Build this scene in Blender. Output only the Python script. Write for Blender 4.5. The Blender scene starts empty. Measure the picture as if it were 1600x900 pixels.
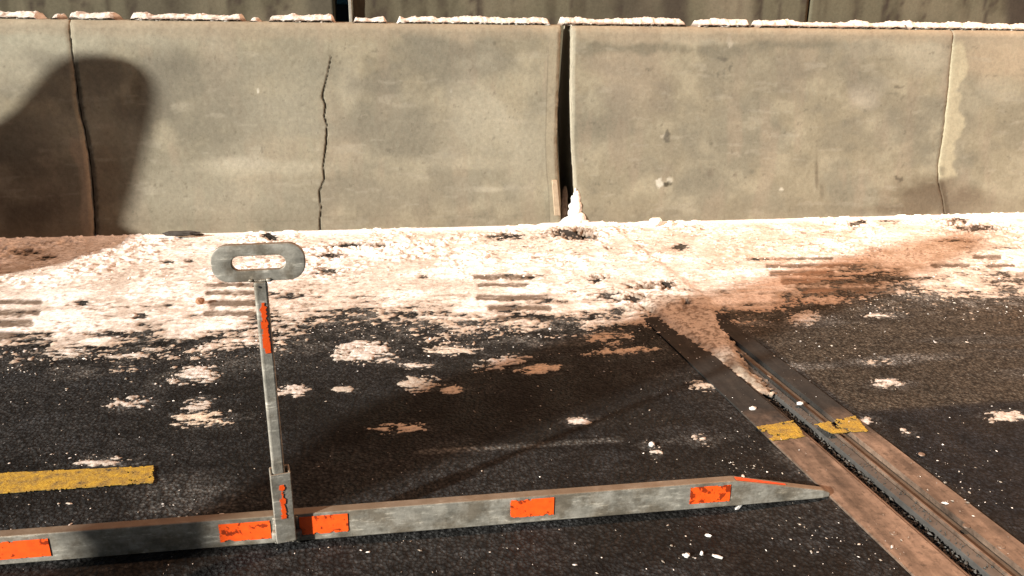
import bpy, bmesh, math, random
import numpy as np
from math import sin, cos, tan, radians, pi
from mathutils import Vector, Matrix

SC = bpy.context.scene
COL = SC.collection
random.seed(4)

# ------------------------------------------------------------------ camera
CH, CF = 1.1, 1256.0
TH, YAW, ROLL = radians(19.7), radians(-9.0), radians(0.94)
_f = np.array([sin(-YAW)*cos(TH), cos(YAW)*cos(TH), -sin(TH)])
_r = np.array([cos(YAW), sin(YAW), 0.0])
_u = np.cross(_r, _f)
RR = _r*cos(ROLL) + _u*sin(ROLL)
UU = -_r*sin(ROLL) + _u*cos(ROLL)
cam = bpy.data.cameras.new('camera'); cam.lens = 36*CF/1600; cam.sensor_width = 36
cam.clip_start = 0.05; cam.clip_end = 500
co = bpy.data.objects.new('camera', cam); COL.objects.link(co); SC.camera = co
co.matrix_world = Matrix(((RR[0], UU[0], -_f[0], 0), (RR[1], UU[1], -_f[1], 0),
                          (RR[2], UU[2], -_f[2], CH), (0, 0, 0, 1)))

# ------------------------------------------------------------------ light
SC.view_settings.view_transform = 'Standard'; SC.view_settings.look = 'None'
SC.view_settings.gamma = 1; SC.view_settings.use_curve_mapping = False
SC.view_settings.exposure = 1.30
SAZ, SEL = (0.874, 0.486), radians(21.5)       # where the light travels on the ground, its height
wd = bpy.data.worlds.new('World'); SC.world = wd; wd.use_nodes = True
nt = wd.node_tree; bg = nt.nodes['Background']
sky = nt.nodes.new('ShaderNodeTexSky'); sky.sky_type = 'NISHITA'; sky.sun_disc = False
sky.sun_elevation = SEL; sky.sun_rotation = math.atan2(-SAZ[0], -SAZ[1])
nt.links.new(sky.outputs[0], bg.inputs[0]); bg.inputs[1].default_value = 0.013
sl = bpy.data.lights.new('sun', 'SUN'); sl.energy = 4.4; sl.angle = radians(1.7); sl.color = (1.0, 0.92, 0.82)
so = bpy.data.objects.new('sun', sl); COL.objects.link(so)
sd = Vector((SAZ[0]*cos(SEL), SAZ[1]*cos(SEL), -sin(SEL)))
so.rotation_euler = sd.to_track_quat('-Z', 'Y').to_euler()
LAMP = (5.0, 3.85, 6.6)
ll = bpy.data.lights.new('street_lamp_light', 'POINT'); ll.energy = 1230; ll.color = (1.0, 0.52, 0.28)
ll.shadow_soft_size = 0.25
lo = bpy.data.objects.new('street_lamp_light', ll); COL.objects.link(lo); lo.location = LAMP

# ------------------------------------------------------------------ helpers
def P(x, y, z):
    """world point(s) to pixel of the 1600x900 photograph, used to author marks on real surfaces"""
    w = x*_f[0] + y*_f[1] + (z-CH)*_f[2]
    w = np.maximum(w, 0.05)
    return (800 + CF*(x*RR[0]+y*RR[1]+(z-CH)*RR[2])/w, 450 - CF*(x*UU[0]+y*UU[1]+(z-CH)*UU[2])/w)
def ray(px, py): return RR*(px-800)/CF + UU*(450-py)/CF + _f
def G(px, py, z=0.0):
    d = ray(px, py); t = (z-CH)/d[2]; return np.array([0, 0, CH]) + t*d
def WY(px, py, Y):
    d = ray(px, py); t = Y/d[1]; return np.array([0, 0, CH]) + t*d

_perm = {}
def vnoise(x, y, seed=0):
    if seed not in _perm:
        _perm[seed] = np.random.RandomState(seed+11).rand(256, 256)
    T = _perm[seed]
    xi = np.floor(x).astype(int); yi = np.floor(y).astype(int)
    fx = x-xi; fy = y-yi; fx = fx*fx*(3-2*fx); fy = fy*fy*(3-2*fy)
    a = T[xi & 255, yi & 255]; b = T[(xi+1) & 255, yi & 255]
    c = T[xi & 255, (yi+1) & 255]; d = T[(xi+1) & 255, (yi+1) & 255]
    return (a*(1-fx)+b*fx)*(1-fy) + (c*(1-fx)+d*fx)*fy
def fbm(x, y, s, o=4, seed=0, g=0.5):
    r = 0; a = 1; t = 0; c, n = cos(0.6), sin(0.6)
    X = np.asarray(x)/s; Y = np.asarray(y)/s
    for i in range(o):
        r = r + a*vnoise(X+17.3*i, Y+5.1*i, seed+i); t += a; a *= g
        X, Y = (X*c-Y*n)*2.03, (X*n+Y*c)*2.03
    return r/t
def ss(a, b, x):
    t = np.clip((x-a)/(b-a), 0, 1); return t*t*(3-2*t)
def seg_dist(px, py, pts):
    d = np.full(np.shape(px), 1e9)
    for (x0, y0), (x1, y1) in zip(pts[:-1], pts[1:]):
        vx, vy = x1-x0, y1-y0; L = vx*vx+vy*vy+1e-12
        t = np.clip(((px-x0)*vx+(py-y0)*vy)/L, 0, 1)
        d = np.minimum(d, np.hypot(px-x0-t*vx, py-y0-t*vy))
    return d
def poly_sd(px, py, pts):
    ins = np.zeros(np.shape(px), bool); n = len(pts)
    for i in range(n):
        x0, y0 = pts[i]; x1, y1 = pts[(i+1) % n]
        if y0 == y1: continue
        c = ((y0 > py) != (y1 > py)) & (px < (x1-x0)*(py-y0)/(y1-y0)+x0)
        ins ^= c
    d = seg_dist(px, py, list(pts)+[pts[0]])
    return np.where(ins, d, -d)
def blob(px, py, cx, cy, rx, ry, soft=0.5, wob=0):
    r = np.hypot((px-cx)/rx, (py-cy)/ry) + wob
    return 1-ss(1-soft, 1+soft, r)
def lerp(a, b, t): return a + (np.asarray(b)-a)*t[..., None]

def tag(o, label=None, cat=None, group=None, kind=None):
    if label: o['label'] = label
    if cat: o['category'] = cat
    if group: o['group'] = group
    if kind: o['kind'] = kind
    return o
def link(name, me, mat=None, parent=None, loc=None):
    o = bpy.data.objects.new(name, me); COL.objects.link(o)
    if mat is not None and not me.materials: me.materials.append(mat)
    if parent: o.parent = parent
    if loc is not None: o.location = loc
    return o
def empty(name, loc):
    o = bpy.data.objects.new(name, None); COL.objects.link(o); o.location = loc; o.empty_display_size = 0.05
    return o
def mesh_np(name, V, F, col=None, smooth=True):
    V = np.asarray(V, np.float32); F = np.asarray(F, np.int32)
    me = bpy.data.meshes.new(name); k = F.shape[1]
    me.vertices.add(len(V)); me.vertices.foreach_set('co', V.ravel())
    me.loops.add(F.size); me.loops.foreach_set('vertex_index', F.ravel())
    me.polygons.add(len(F)); me.polygons.foreach_set('loop_start', np.arange(0, F.size, k, dtype=np.int32))
    me.polygons.foreach_set('loop_total', np.full(len(F), k, np.int32))
    me.polygons.foreach_set('use_smooth', np.full(len(F), smooth))
    me.update(calc_edges=True)
    if col is not None:
        a = me.color_attributes.new('Col', 'FLOAT_COLOR', 'POINT')
        c = np.ones((len(V), 4), np.float32); c[:, :col.shape[-1]] = col.reshape(len(V), -1)
        a.data.foreach_set('color', c.ravel())
    return me
def grid_faces(nx, ny, keep=None):
    i = np.arange(nx*ny).reshape(ny, nx)
    q = np.stack([i[:-1, :-1], i[:-1, 1:], i[1:, 1:], i[1:, :-1]], -1)
    if keep is not None: q = q[keep]
    return q.reshape(-1, 4)
def compact(V, F, C):
    u, inv = np.unique(F, return_inverse=True)
    return V[u], inv.reshape(F.shape), C[u]
def bm_obj(name, bm, mat, parent=None, smooth=False, bevel=0, segs=2):
    bmesh.ops.recalc_face_normals(bm, faces=bm.faces)
    me = bpy.data.meshes.new(name); bm.to_mesh(me); bm.free()
    if smooth:
        for p in me.polygons: p.use_smooth = True
    o = link(name, me, mat, parent)
    if bevel:
        b = o.modifiers.new('bevel', 'BEVEL'); b.width = bevel; b.segments = segs; b.limit_method = 'ANGLE'
    return o
def prism(pts, y0, y1, bm=None):
    """polygon in x,z pulled along y"""
    bm = bm or bmesh.new()
    a = [bm.verts.new((x, y0, z)) for x, z in pts]; b = [bm.verts.new((x, y1, z)) for x, z in pts]
    bm.faces.new(a); bm.faces.new(b[::-1]); n = len(pts)
    for i in range(n): bm.faces.new((a[i], b[i], b[(i+1) % n], a[(i+1) % n]))
    return bm
def box(bm, c, s, rz=0):
    m = Matrix.Translation(c) @ Matrix.Rotation(rz, 4, 'Z') @ Matrix.Diagonal((*s, 1))
    bmesh.ops.create_cube(bm, size=1, matrix=m); return bm

# ------------------------------------------------------------------ materials
def mat(name):
    m = bpy.data.materials.new(name); m.use_nodes = True
    return m, m.node_tree.nodes, m.node_tree.links, m.node_tree.nodes['Principled BSDF']
def N(n, t, **k):
    o = n.new(t)
    for a, v in k.items():
        if a in o.inputs: o.inputs[a].default_value = v
        else: setattr(o, a, v)
    return o
def ramp(n, l, src, stops):
    r = n.new('ShaderNodeValToRGB'); e = r.color_ramp.elements
    while len(e) < len(stops): e.new(0.5)
    for q, (p, c) in zip(e, stops):
        q.position = p; q.color = (c, c, c, 1) if isinstance(c, (int, float)) else (*c, 1)
    l.new(src, r.inputs[0]); return r
def mult(n, l, a, b, f=1.0, mode='MULTIPLY'):
    m = n.new('ShaderNodeMix'); m.data_type = 'RGBA'; m.blend_type = mode; m.inputs[0].default_value = f
    l.new(a, m.inputs[6])
    if isinstance(b, tuple): m.inputs[7].default_value = (*b, 1)
    else: l.new(b, m.inputs[7])
    return m.outputs[2]
def noise(n, l, scale, detail=5, rough=0.6, vec=None):
    t = N(n, 'ShaderNodeTexNoise', Scale=scale, Detail=detail, Roughness=rough)
    if vec is None:
        g = n.new('ShaderNodeNewGeometry'); vec = g.outputs['Position']
    l.new(vec, t.inputs['Vector']); return t.outputs['Fac']
def bump(n, l, b, hs, prev=None):
    """hs: list of (height socket, strength, distance)"""
    for h, s, d in hs:
        k = N(n, 'ShaderNodeBump', Strength=s, Distance=d); l.new(h, k.inputs['Height'])
        if prev: l.new(prev, k.inputs['Normal'])
        prev = k.outputs[0]
    l.new(prev, b.inputs['Normal']); return prev
def attr(n): return N(n, 'ShaderNodeAttribute', attribute_name='Col').outputs['Color']

def asphalt_mat():
    m, n, l, b = mat('asphalt')
    g = n.new('ShaderNodeNewGeometry').outputs['Position']
    v = N(n, 'ShaderNodeTexVoronoi', Scale=115.0, Randomness=1.0); l.new(g, v.inputs['Vector'])
    v2 = N(n, 'ShaderNodeTexVoronoi', Scale=260.0); l.new(g, v2.inputs['Vector'])
    bw = n.new('ShaderNodeSeparateColor'); l.new(v.outputs['Color'], bw.inputs[0])
    ag = ramp(n, l, bw.outputs[0], [(0.0, 0.6), (0.45, 0.85), (0.85, 1.2), (1.0, 1.8)])
    dk = ramp(n, l, v.outputs['Distance'], [(0.0, 1.2), (0.4, 0.95), (0.72, 0.3)])
    c = mult(n, l, attr(n), ag.outputs[0]); c = mult(n, l, c, dk.outputs[0])
    nz = ramp(n, l, noise(n, l, 26, 6, 0.7, g), [(0.32, 0.6), (0.68, 1.45)])
    c = mult(n, l, c, nz.outputs[0]); l.new(c, b.inputs['Base Color'])
    r = ramp(n, l, noise(n, l, 7, 5, 0.65, g), [(0.35, 0.5), (0.65, 0.85)])
    l.new(r.outputs[0], b.inputs['Roughness']); b.inputs['Specular IOR Level'].default_value = 0.16
    bump(n, l, b, [(v.outputs['Distance'], 0.8, 0.004), (v2.outputs['Distance'], 0.5, 0.0015), (noise(n, l, 45, 5, 0.7, g), 0.8, 0.006)])
    return m
def snow_mat():
    m, n, l, b = mat('snow')
    nz = ramp(n, l, noise(n, l, 75, 8, 0.8), [(0.34, 0.45), (0.46, 0.85), (0.58, 1.08)])
    l.new(mult(n, l, attr(n), nz.outputs[0]), b.inputs['Base Color'])
    b.inputs['Roughness'].default_value = 0.75; b.inputs['Specular IOR Level'].default_value = 0.2
    bump(n, l, b, [(noise(n, l, 70, 6, 0.75), 0.6, 0.004), (noise(n, l, 420, 3, 0.6), 0.4, 0.001)])
    return m
def concrete_mat():
    m, n, l, b = mat('concrete')
    c = attr(n)
    g1 = ramp(n, l, noise(n, l, 5, 6, 0.62), [(0.3, 0.90), (0.7, 1.09)])
    g2 = ramp(n, l, noise(n, l, 55, 9, 0.78), [(0.3, 0.80), (0.7, 1.16)])
    v = N(n, 'ShaderNodeTexVoronoi', Scale=48.0); gg = n.new('ShaderNodeNewGeometry'); l.new(gg.outputs['Position'], v.inputs['Vector'])
    pit = ramp(n, l, v.outputs['Distance'], [(0.0, 0.25), (0.09, 0.7), (0.14, 1.0)])
    c = mult(n, l, c, g1.outputs[0]); c = mult(n, l, c, g2.outputs[0]); c = mult(n, l, c, pit.outputs[0], 0.45)
    l.new(c, b.inputs['Base Color']); b.inputs['Roughness'].default_value = 0.9; b.inputs['Specular IOR Level'].default_value = 0.15
    bump(n, l, b, [(noise(n, l, 35, 6, 0.6), 0.35, 0.004), (noise(n, l, 250, 3, 0.6), 0.4, 0.0012)])
    return m
def plain(name, base, rough=0.6, metal=0.0, n1=(40, 0.75, 1.2), n2=(9, 0.8, 1.15), bmp=(180, 0.3, 0.0008), spec=0.4):
    m, n, l, b = mat(name)
    rgb = N(n, 'ShaderNodeRGB'); rgb.outputs[0].default_value = (*base, 1)
    c = rgb.outputs[0]
    for s, lo_, hi in (n1, n2):
        c = mult(n, l, c, ramp(n, l, noise(n, l, s, 6, 0.65), [(0.3, lo_), (0.7, hi)]).outputs[0])
    l.new(c, b.inputs['Base Color']); b.inputs['Roughness'].default_value = rough; b.inputs['Metallic'].default_value = metal
    b.inputs['Specular IOR Level'].default_value = spec
    bump(n, l, b, [(noise(n, l, bmp[0], 4, 0.6), bmp[1], bmp[2])])
    return m
def galv_mat():
    m, n, l, b = mat('galvanized_steel')
    base = ramp(n, l, noise(n, l, 26, 7, 0.7), [(0.25, (0.15, 0.15, 0.13)), (0.5, (0.30, 0.295, 0.26)), (0.8, (0.46, 0.45, 0.40))])
    scr = N(n, 'ShaderNodeMapping'); gp = n.new('ShaderNodeNewGeometry'); l.new(gp.outputs['Position'], scr.inputs[0])
    scr.inputs['Scale'].default_value = (22, 60, 110)
    sc = ramp(n, l, noise(n, l, 1.0, 5, 0.7, scr.outputs[0]), [(0.38, 0.72), (0.58, 1.0), (0.68, 2.3)])
    dirt = ramp(n, l, noise(n, l, 11, 6, 0.72), [(0.42, (0.42, 0.36, 0.29)), (0.56, (1, 1, 1))])
    c = mult(n, l, base.outputs[0], sc.outputs[0], 0.7); c = mult(n, l, c, dirt.outputs[0], 0.75)
    sn = n.new('ShaderNodeSeparateXYZ'); l.new(gp.outputs['Normal'], sn.inputs[0])
    td = N(n, 'ShaderNodeMapRange'); l.new(sn.outputs[2], td.inputs[0]); td.inputs[1].default_value = 0.35; td.inputs[2].default_value = 0.85; td.inputs[4].default_value = 0.8
    mx = n.new('ShaderNodeMix'); mx.data_type = 'RGBA'; l.new(td.outputs[0], mx.inputs[0]); l.new(c, mx.inputs[6]); mx.inputs[7].default_value = (0.16, 0.115, 0.075, 1)
    c = mx.outputs[2]
    l.new(c, b.inputs['Base Color'])
    b.inputs['Metallic'].default_value = 0.25
    r = ramp(n, l, noise(n, l, 40, 5, 0.7), [(0.3, 0.42), (0.7, 0.7)]); l.new(r.outputs[0], b.inputs['Roughness'])
    bump(n, l, b, [(noise(n, l, 30, 6, 0.7), 0.35, 0.003), (noise(n, l, 220, 4, 0.6), 0.3, 0.0008)])
    return m
def orange_mat():
    m, n, l, b = mat('orange_reflective_sheet')
    worn = ramp(n, l, noise(n, l, 55, 7, 0.78), [(0.28, (0.30, 0.07, 0.02)), (0.38, (0.80, 0.085, 0.010)), (0.66, (0.90, 0.115, 0.012)), (0.80, (0.92, 0.30, 0.14))])
    l.new(mult(n, l, worn.outputs[0], attr(n)), b.inputs['Base Color'])
    b.inputs['Roughness'].default_value = 0.45
    bump(n, l, b, [(noise(n, l, 150, 4, 0.7), 0.4, 0.0006)])
    return m
def plate_mat():
    m, n, l, b = mat('rusty_plate_steel')
    mp = N(n, 'ShaderNodeMapping'); gp = n.new('ShaderNodeNewGeometry'); l.new(gp.outputs['Position'], mp.inputs[0])
    mp.inputs['Rotation'].default_value = (0, 0, radians(-5)); mp.inputs['Scale'].default_value = (40, 4, 20)
    c = ramp(n, l, noise(n, l, 1.0, 6, 0.62, mp.outputs[0]), [(0.3, (0.060, 0.044, 0.034)), (0.5, (0.115, 0.083, 0.062)), (0.72, (0.18, 0.13, 0.098))])
    sp = ramp(n, l, noise(n, l, 70, 6, 0.75), [(0.34, 0.45), (0.47, 1.0), (0.66, 1.1), (0.74, 1.5)])
    sx = n.new('ShaderNodeSeparateXYZ'); l.new(gp.outputs['Position'], sx.inputs[0])
    ad = N(n, 'ShaderNodeMath', operation='MULTIPLY_ADD'); l.new(noise(n, l, 9, 5, 0.6), ad.inputs[0]); ad.inputs[1].default_value = 0.5; l.new(sx.outputs[1], ad.inputs[2])
    mr = N(n, 'ShaderNodeMapRange'); l.new(ad.outputs[0], mr.inputs[0]); mr.inputs[1].default_value = 1.95; mr.inputs[2].default_value = 2.2
    big = ramp(n, l, noise(n, l, 13, 7, 0.7), [(0.36, 0.5), (0.6, 1.15)])
    c2 = mult(n, l, c.outputs[0], big.outputs[0])
    wt = ramp(n, l, mr.outputs[0], [(0.0, (1.3, 1.3, 1.3)), (1.0, (0.16, 0.20, 0.23))])
    l.new(mult(n, l, mult(n, l, c2, sp.outputs[0]), wt.outputs[0]), b.inputs['Base Color'])
    b.inputs['Metallic'].default_value = 0.2
    r = ramp(n, l, noise(n, l, 14, 5, 0.6), [(0.3, 0.38), (0.7, 0.6)])
    ra = N(n, 'ShaderNodeMath', operation='MULTIPLY_ADD'); l.new(mr.outputs[0], ra.inputs[0]); ra.inputs[1].default_value = 0.4; l.new(r.outputs[0], ra.inputs[2]); l.new(ra.outputs[0], b.inputs['Roughness'])
    bump(n, l, b, [(noise(n, l, 1.0, 6, 0.6, mp.outputs[0]), 0.2, 0.002), (noise(n, l, 300, 3, 0.6), 0.3, 0.0006)])
    return m
def yellow_mat():
    m, n, l, b = mat('yellow_road_paint')
    c = ramp(n, l, noise(n, l, 38, 7, 0.75), [(0.34, (0.05, 0.04, 0.025)), (0.43, (0.26, 0.17, 0.035)), (0.6, (0.40, 0.255, 0.022)), (0.8, (0.52, 0.37, 0.06))])
    g2 = ramp(n, l, noise(n, l, 190, 4, 0.7), [(0.3, 0.7), (0.6, 1.1)])
    l.new(mult(n, l, c.outputs[0], g2.outputs[0]), b.inputs['Base Color']); b.inputs['Roughness'].default_value = 0.7
    bump(n, l, b, [(noise(n, l, 120, 5, 0.7), 0.8, 0.004)])
    return m
M_ASPH, M_SNOW, M_CONC, M_GALV = asphalt_mat(), snow_mat(), concrete_mat(), galv_mat()
M_ORG, M_PLATE, M_YEL = orange_mat(), plate_mat(), yellow_mat()
M_RUB = plain('black_rubber', (0.018, 0.018, 0.019), 0.6)
M_GREYRAIL = plain('dusty_rail_steel', (0.085, 0.085, 0.082), 0.55, 0.4)
M_GRAVEL = plain('gravel', (0.055, 0.055, 0.05), 0.6, 0, (120, 0.4, 1.8), (15, 0.7, 1.2))
M_BLUE = plain('light_blue_paint', (0.10, 0.42, 0.62), 0.4)
M_DBLUE = plain('dark_blue_paint', (0.015, 0.04, 0.07), 0.5)
M_BLOCKER = plain('blocker_dark', (0.05, 0.05, 0.045), 0.85)  # for the added shade blockers only
M_DEBRIS = plain('wood_splinter', (0.34, 0.27, 0.19), 0.85)
M_BROWN = plain('brown_clod', (0.28, 0.15, 0.085), 0.9)
M_DARKCLOD = plain('dark_wet_clod', (0.04, 0.035, 0.03), 0.8)

W_, B_, GY_ = (0.62, 0.61, 0.60), (0.62, 0.50, 0.38), (0.42, 0.40, 0.36)
PATCHES = [
    (104, 553, 32, 7, 'flat white snow patch at the ragged edge of the snow strip, far left', 1, .012, .1, W_),
    (302, 586, 30, 11, 'crumbly white snow patch left of the post, the uppermost of three', 2, .016, .1, W_),
    (198, 632, 26, 8, 'small white snow patch at the left, lying apart on dark asphalt', 3, .014, .1, W_),
    (312, 632, 18, 9, 'streaky snow patch just above the tan-tinted one left of the post', 4, .010, -.05, W_),
    (318, 656, 38, 12, 'tan-tinted thin snow patch left of the post, lowest of the three', 5, .009, .0, (0.72, 0.64, 0.52)),
    (454, 610, 22, 8, 'small ragged snow patch touching the right side of the post', 6, .012, .05, W_),
    (568, 550, 34, 12, 'rounded white snow patch just right of the post below the snow strip', 7, .018, .25, W_),
    (602, 562, 16, 5, 'narrow snow patch trailing off the right end of the rounded white one', 8, .010, .0, W_),
    (648, 571, 20, 5, 'thin broken snow sliver above the grey glassy ice patch', 9, .009, .0, W_),
    (702, 548, 36, 6, 'greyish streaky snow patch beneath the snow strip mid picture', 10, .010, .0, (0.6, 0.56, 0.5)),
    (782, 567, 34, 8, 'long white snow streak sloping down to the right mid picture', 11, .014, .1, W_, 0.35),
    (842, 577, 28, 5, 'row of small snow lumps at the right end of the long streak', 12, .010, .05, B_, 0.2),
    (656, 599, 22, 10, 'grey glassy ice patch in the middle of the asphalt', 13, .012, .35, GY_),
    (704, 608, 16, 5, 'small ragged snow patch right of the grey glassy ice', 14, .010, .0, (0.7, 0.6, 0.48)),
    (536, 608, 12, 4, 'tiny crescent of grey snow alone between post and glassy ice', 15, .008, .1, GY_),
    (968, 549, 42, 5, 'brown-tinted crescent of snow left of the joint plates', 16, .012, .05, B_, 0.1),
    (950, 527, 32, 8, 'thin brownish slush below the snow strip left of the joint', 17, .006, -.15, B_),
    (1256, 497, 22, 7, 'bright snow patch right of the joint against the snow strip', 18, .016, .1, W_, 0.5),
    (1388, 599, 20, 6, 'white snow patch alone in the right lane asphalt', 19, .014, .1, W_),
    (1572, 650, 30, 7, 'large grey-white snow patch by the right edge of the picture', 20, .012, .05, (0.62, 0.58, 0.54), 0.2),
    (1100, 602, 20, 7, 'grey slushy patch on the left joint plate', 21, .008, .05, (0.55, 0.5, 0.43)),
    (1098, 688, 12, 8, 'broken snow cluster near the left yellow paint remnant', 22, .010, -.05, W_),
    (1018, 700, 10, 10, 'small cluster of white lumps above the steel bar', 23, .012, -.1, W_),
    (905, 658, 18, 5, 'faint snow smear beside the post shadow mid picture', 24, .008, -.1, W_),
    (625, 668, 34, 8, 'faint brown slush smear in the dark band of shade', 25, .006, -.2, B_),
    (1352, 658, 12, 5, 'small snow patch touching the right yellow paint remnant', 26, .010, .0, W_),
    (1372, 566, 24, 4, 'pale thin snow streak in the right lane asphalt', 27, .007, -.1, (0.6, 0.55, 0.48)),
    (150, 722, 44, 5, 'line of snow crumbs along the top of the yellow dash', 28, .011, -.12, W_),
    (1415, 674, 8, 7, 'small slanted snow dab right of the joint plates', 29, .010, .0, W_),
    (1375, 493, 20, 3, 'thin white snow dash near the snow strip at the right', 30, .008, .0, W_),
    (210, 555, 36, 3, 'thin line of snow just below the snow strip left of the post', 31, .008, .0, W_),
    (250, 545, 20, 3, 'short bright snow dash near the snow strip left of the post', 32, .010, .0, W_),
]
# ------------------------------------------------------------------ road (one sheet)
JX0, JY0, JS = 1.132, 1.303, -0.087                 # groove edge of the left steel plate
def jx(y): return JX0 + JS*(y-JY0)
def nonuni(a, b, lo_, hi, step):
    left = -np.geomspace(0.05, lo_-a, 26)[::-1] + lo_
    right = np.geomspace(0.05, b-hi, 26) + hi
    return np.concatenate([left, np.arange(lo_, hi+1e-6, step), right])
gx = nonuni(-80, 80, -2.4, 4.6, 0.012); gy = nonuni(-60, 90, 0.9, 4.05, 0.012)
X, Y = np.meshgrid(gx, gy); PX, PY = P(X, Y, 0*X)
front = (Y > 0.5)
Z = 0.0035*(fbm(X, Y, 0.35, 3, 3)-0.5)*0
rel = X-jx(Y)
gro = ((rel > -0.006) & (rel < 0.132) & (Y < 3.95)).astype(float)
Z = Z - 0.07*gro
base = np.zeros(X.shape+(3,)) + np.array([0.040, 0.037, 0.034])
n1 = fbm(X, Y*1.6, 0.55, 5, 20); n2 = fbm(X, Y*2.5, 0.16, 5, 30); n3 = fbm(X*0.4, Y*3, 0.2, 4, 40)
base = lerp(base, [0.018, 0.016, 0.014], ss(0.48, 0.60, n1)*0.85)
base = lerp(base, [0.052, 0.052, 0.052], ss(0.58, 0.75, n2)*0.5)
inpic = front & (PX > -300) & (PX < 1900)
# browner shoulder surfacing beyond the lane line on the right of the joint
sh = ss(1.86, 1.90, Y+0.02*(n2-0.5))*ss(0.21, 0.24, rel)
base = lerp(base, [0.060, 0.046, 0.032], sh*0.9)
base = lerp(base, [0.090, 0.056, 0.034], sh*ss(1.9, 2.9, X)*ss(2.0, 2.4, Y)*0.8)  # amber glow painted into the asphalt towards the right
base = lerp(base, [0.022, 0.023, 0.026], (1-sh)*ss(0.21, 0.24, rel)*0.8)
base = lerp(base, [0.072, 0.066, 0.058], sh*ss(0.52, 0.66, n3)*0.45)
# dusty strip just in front of the snow
yb_x = [-300, 0, 60, 150, 250, 320, 400, 500, 600, 700, 800, 900, 1000, 1060, 1110, 1200, 1250, 1300, 1400, 1500, 1600, 1900]
yb_y = [540, 538, 545, 556, 546, 540, 524, 512, 508, 508, 514, 510, 506, 500, 500, 484, 470, 462, 458, 464, 456, 450]
dd = PY-np.interp(PX, yb_x, yb_y)
nf = fbm(X, Y*1.6, 0.045, 4, 44, 0.65)
base = lerp(base, [0.30, 0.265, 0.225], (1-ss(0, 62, dd+90*(n2-0.5)))*inpic*ss(0.42, 0.62, nf)*(0.35+0.65*ss(0.35, 0.6, n3))*0.8*(1-0.35*sh))
# pale scrape and grey dusty smears
for pts, w, s in [([(655, 706), (760, 700), (860, 694), (968, 687)], 3.5, 0.8), ([(1210, 700), (1300, 770), (1380, 840)], 10, 0.3),
                  ([(240, 600), (420, 560)], 14, 0.25)]:
    base = lerp(base, [0.26, 0.24, 0.21], (1-ss(w*0.3, w*1.5, seg_dist(PX, PY, pts)+3*(n2-0.5)))*inpic*s)
for cx, cy, rx, ry, s in [(640, 672, 50, 9, .55), (1180, 602, 80, 16, .7), (1090, 600, 40, 8, .6), (1290, 520, 60, 14, .6), (290, 770, 70, 25, .35), (1060, 690, 60, 20, .3), (950, 540, 60, 8, .4), (1240, 575, 40, 7, .6), (1400, 560, 60, 8, .5), (660, 790, 60, 12, .2), (985, 715, 50, 12, .3)]:
    base = lerp(base, [0.30, 0.27, 0.235], blob(PX, PY, cx, cy, rx, ry, 0.8, 1.6*(n2-0.5))*ss(0.42, 0.62, n3)*inpic*s)
for a in PATCHES:
    base = lerp(base, [0.014, 0.012, 0.010], blob(PX, PY, a[0], a[1]+2, a[2]*1.9+12, a[3]*2.0+4, 0.6, 0.9*(n2-0.5))*inpic*0.55)
    base = lerp(base, [0.24, 0.22, 0.195], blob(PX, PY, a[0]+a[2]*0.25, a[1], a[2]*1.5+4, a[3]*1.25+2, 0.7, 1.8*(nf-0.5))*inpic*ss(0.40, 0.60, nf)*0.7)
# dark wet spots, plus painted shade: middle band, before the bar, beside the joint
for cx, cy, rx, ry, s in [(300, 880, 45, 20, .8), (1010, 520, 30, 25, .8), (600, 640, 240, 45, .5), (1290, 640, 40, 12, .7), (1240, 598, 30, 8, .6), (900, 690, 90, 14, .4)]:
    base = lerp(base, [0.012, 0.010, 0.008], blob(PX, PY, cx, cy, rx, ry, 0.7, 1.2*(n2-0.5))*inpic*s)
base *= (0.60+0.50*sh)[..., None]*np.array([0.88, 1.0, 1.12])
V = np.stack([X, Y, Z], -1).reshape(-1, 3)
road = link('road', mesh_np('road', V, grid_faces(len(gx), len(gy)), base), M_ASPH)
tag(road, kind='structure')

# ------------------------------------------------------------------ snow on the shoulder
TAIL = [(985, 462), (1110, 470), (1128, 515), (1168, 578), (1206, 610), (1190, 612), (1148, 583), (1100, 548), (1040, 510)]
BARS = []
def bar(x0, x1, y, t=5.0, sl_=0.0): BARS.append((x0, y, x1, y+sl_, t))
for a in [(-60, 64, 473, 4), (-60, 60, 489, 5), (-60, 48, 506, 7), (-60, 34, 525, 7),
          (325, 402, 446, 3), (325, 404, 459, 4.5), (330, 402, 475, 6), (322, 404, 491, 5),
          (742, 832, 434, 4), (750, 826, 446, 3), (748, 852, 466, 5), (766, 858, 482, 5), (780, 866, 497, 5),
          (1200, 1345, 416, 3.5), (1206, 1300, 428, 5), (1225, 1365, 441, 6), (1258, 1395, 456, 7), (1180, 1300, 405, 2.5),
          (1455, 1512, 416, 3), (1523, 1562, 403, 4), (1545, 1584, 416, 3), (1590, 1640, 430, 4)]: bar(*a)
sx = np.arange(-2.7, 5.2, 0.006); sy = np.arange(2.02, 4.045, 0.0072)
X, Y = np.meshgrid(sx, sy); PX, PY = P(X, Y, 0*X)
wob = fbm(X, Y, 0.12, 5, 50); wob2 = fbm(X, Y*1.6, 0.035, 4, 60, 0.6); fine = fbm(X, Y*1.3, 0.014, 3, 70, 0.7); lowf = fbm(X, Y, 0.5, 3, 80)
streak = fbm(X*0.35, Y*1.8, 0.05, 4, 90)
yb = np.interp(PX, yb_x, yb_y)
t = (yb-PY)/42.0 + 1.5*(wob-0.5) + 1.5*(streak-0.5)
cov = np.clip(t, -1.5, 1.0)
tl = poly_sd(PX, PY, TAIL)
cov = np.maximum(cov, np.clip(tl/12 + 0.15 + 1.1*(wob2-0.5), -1.5, 0.9))
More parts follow.
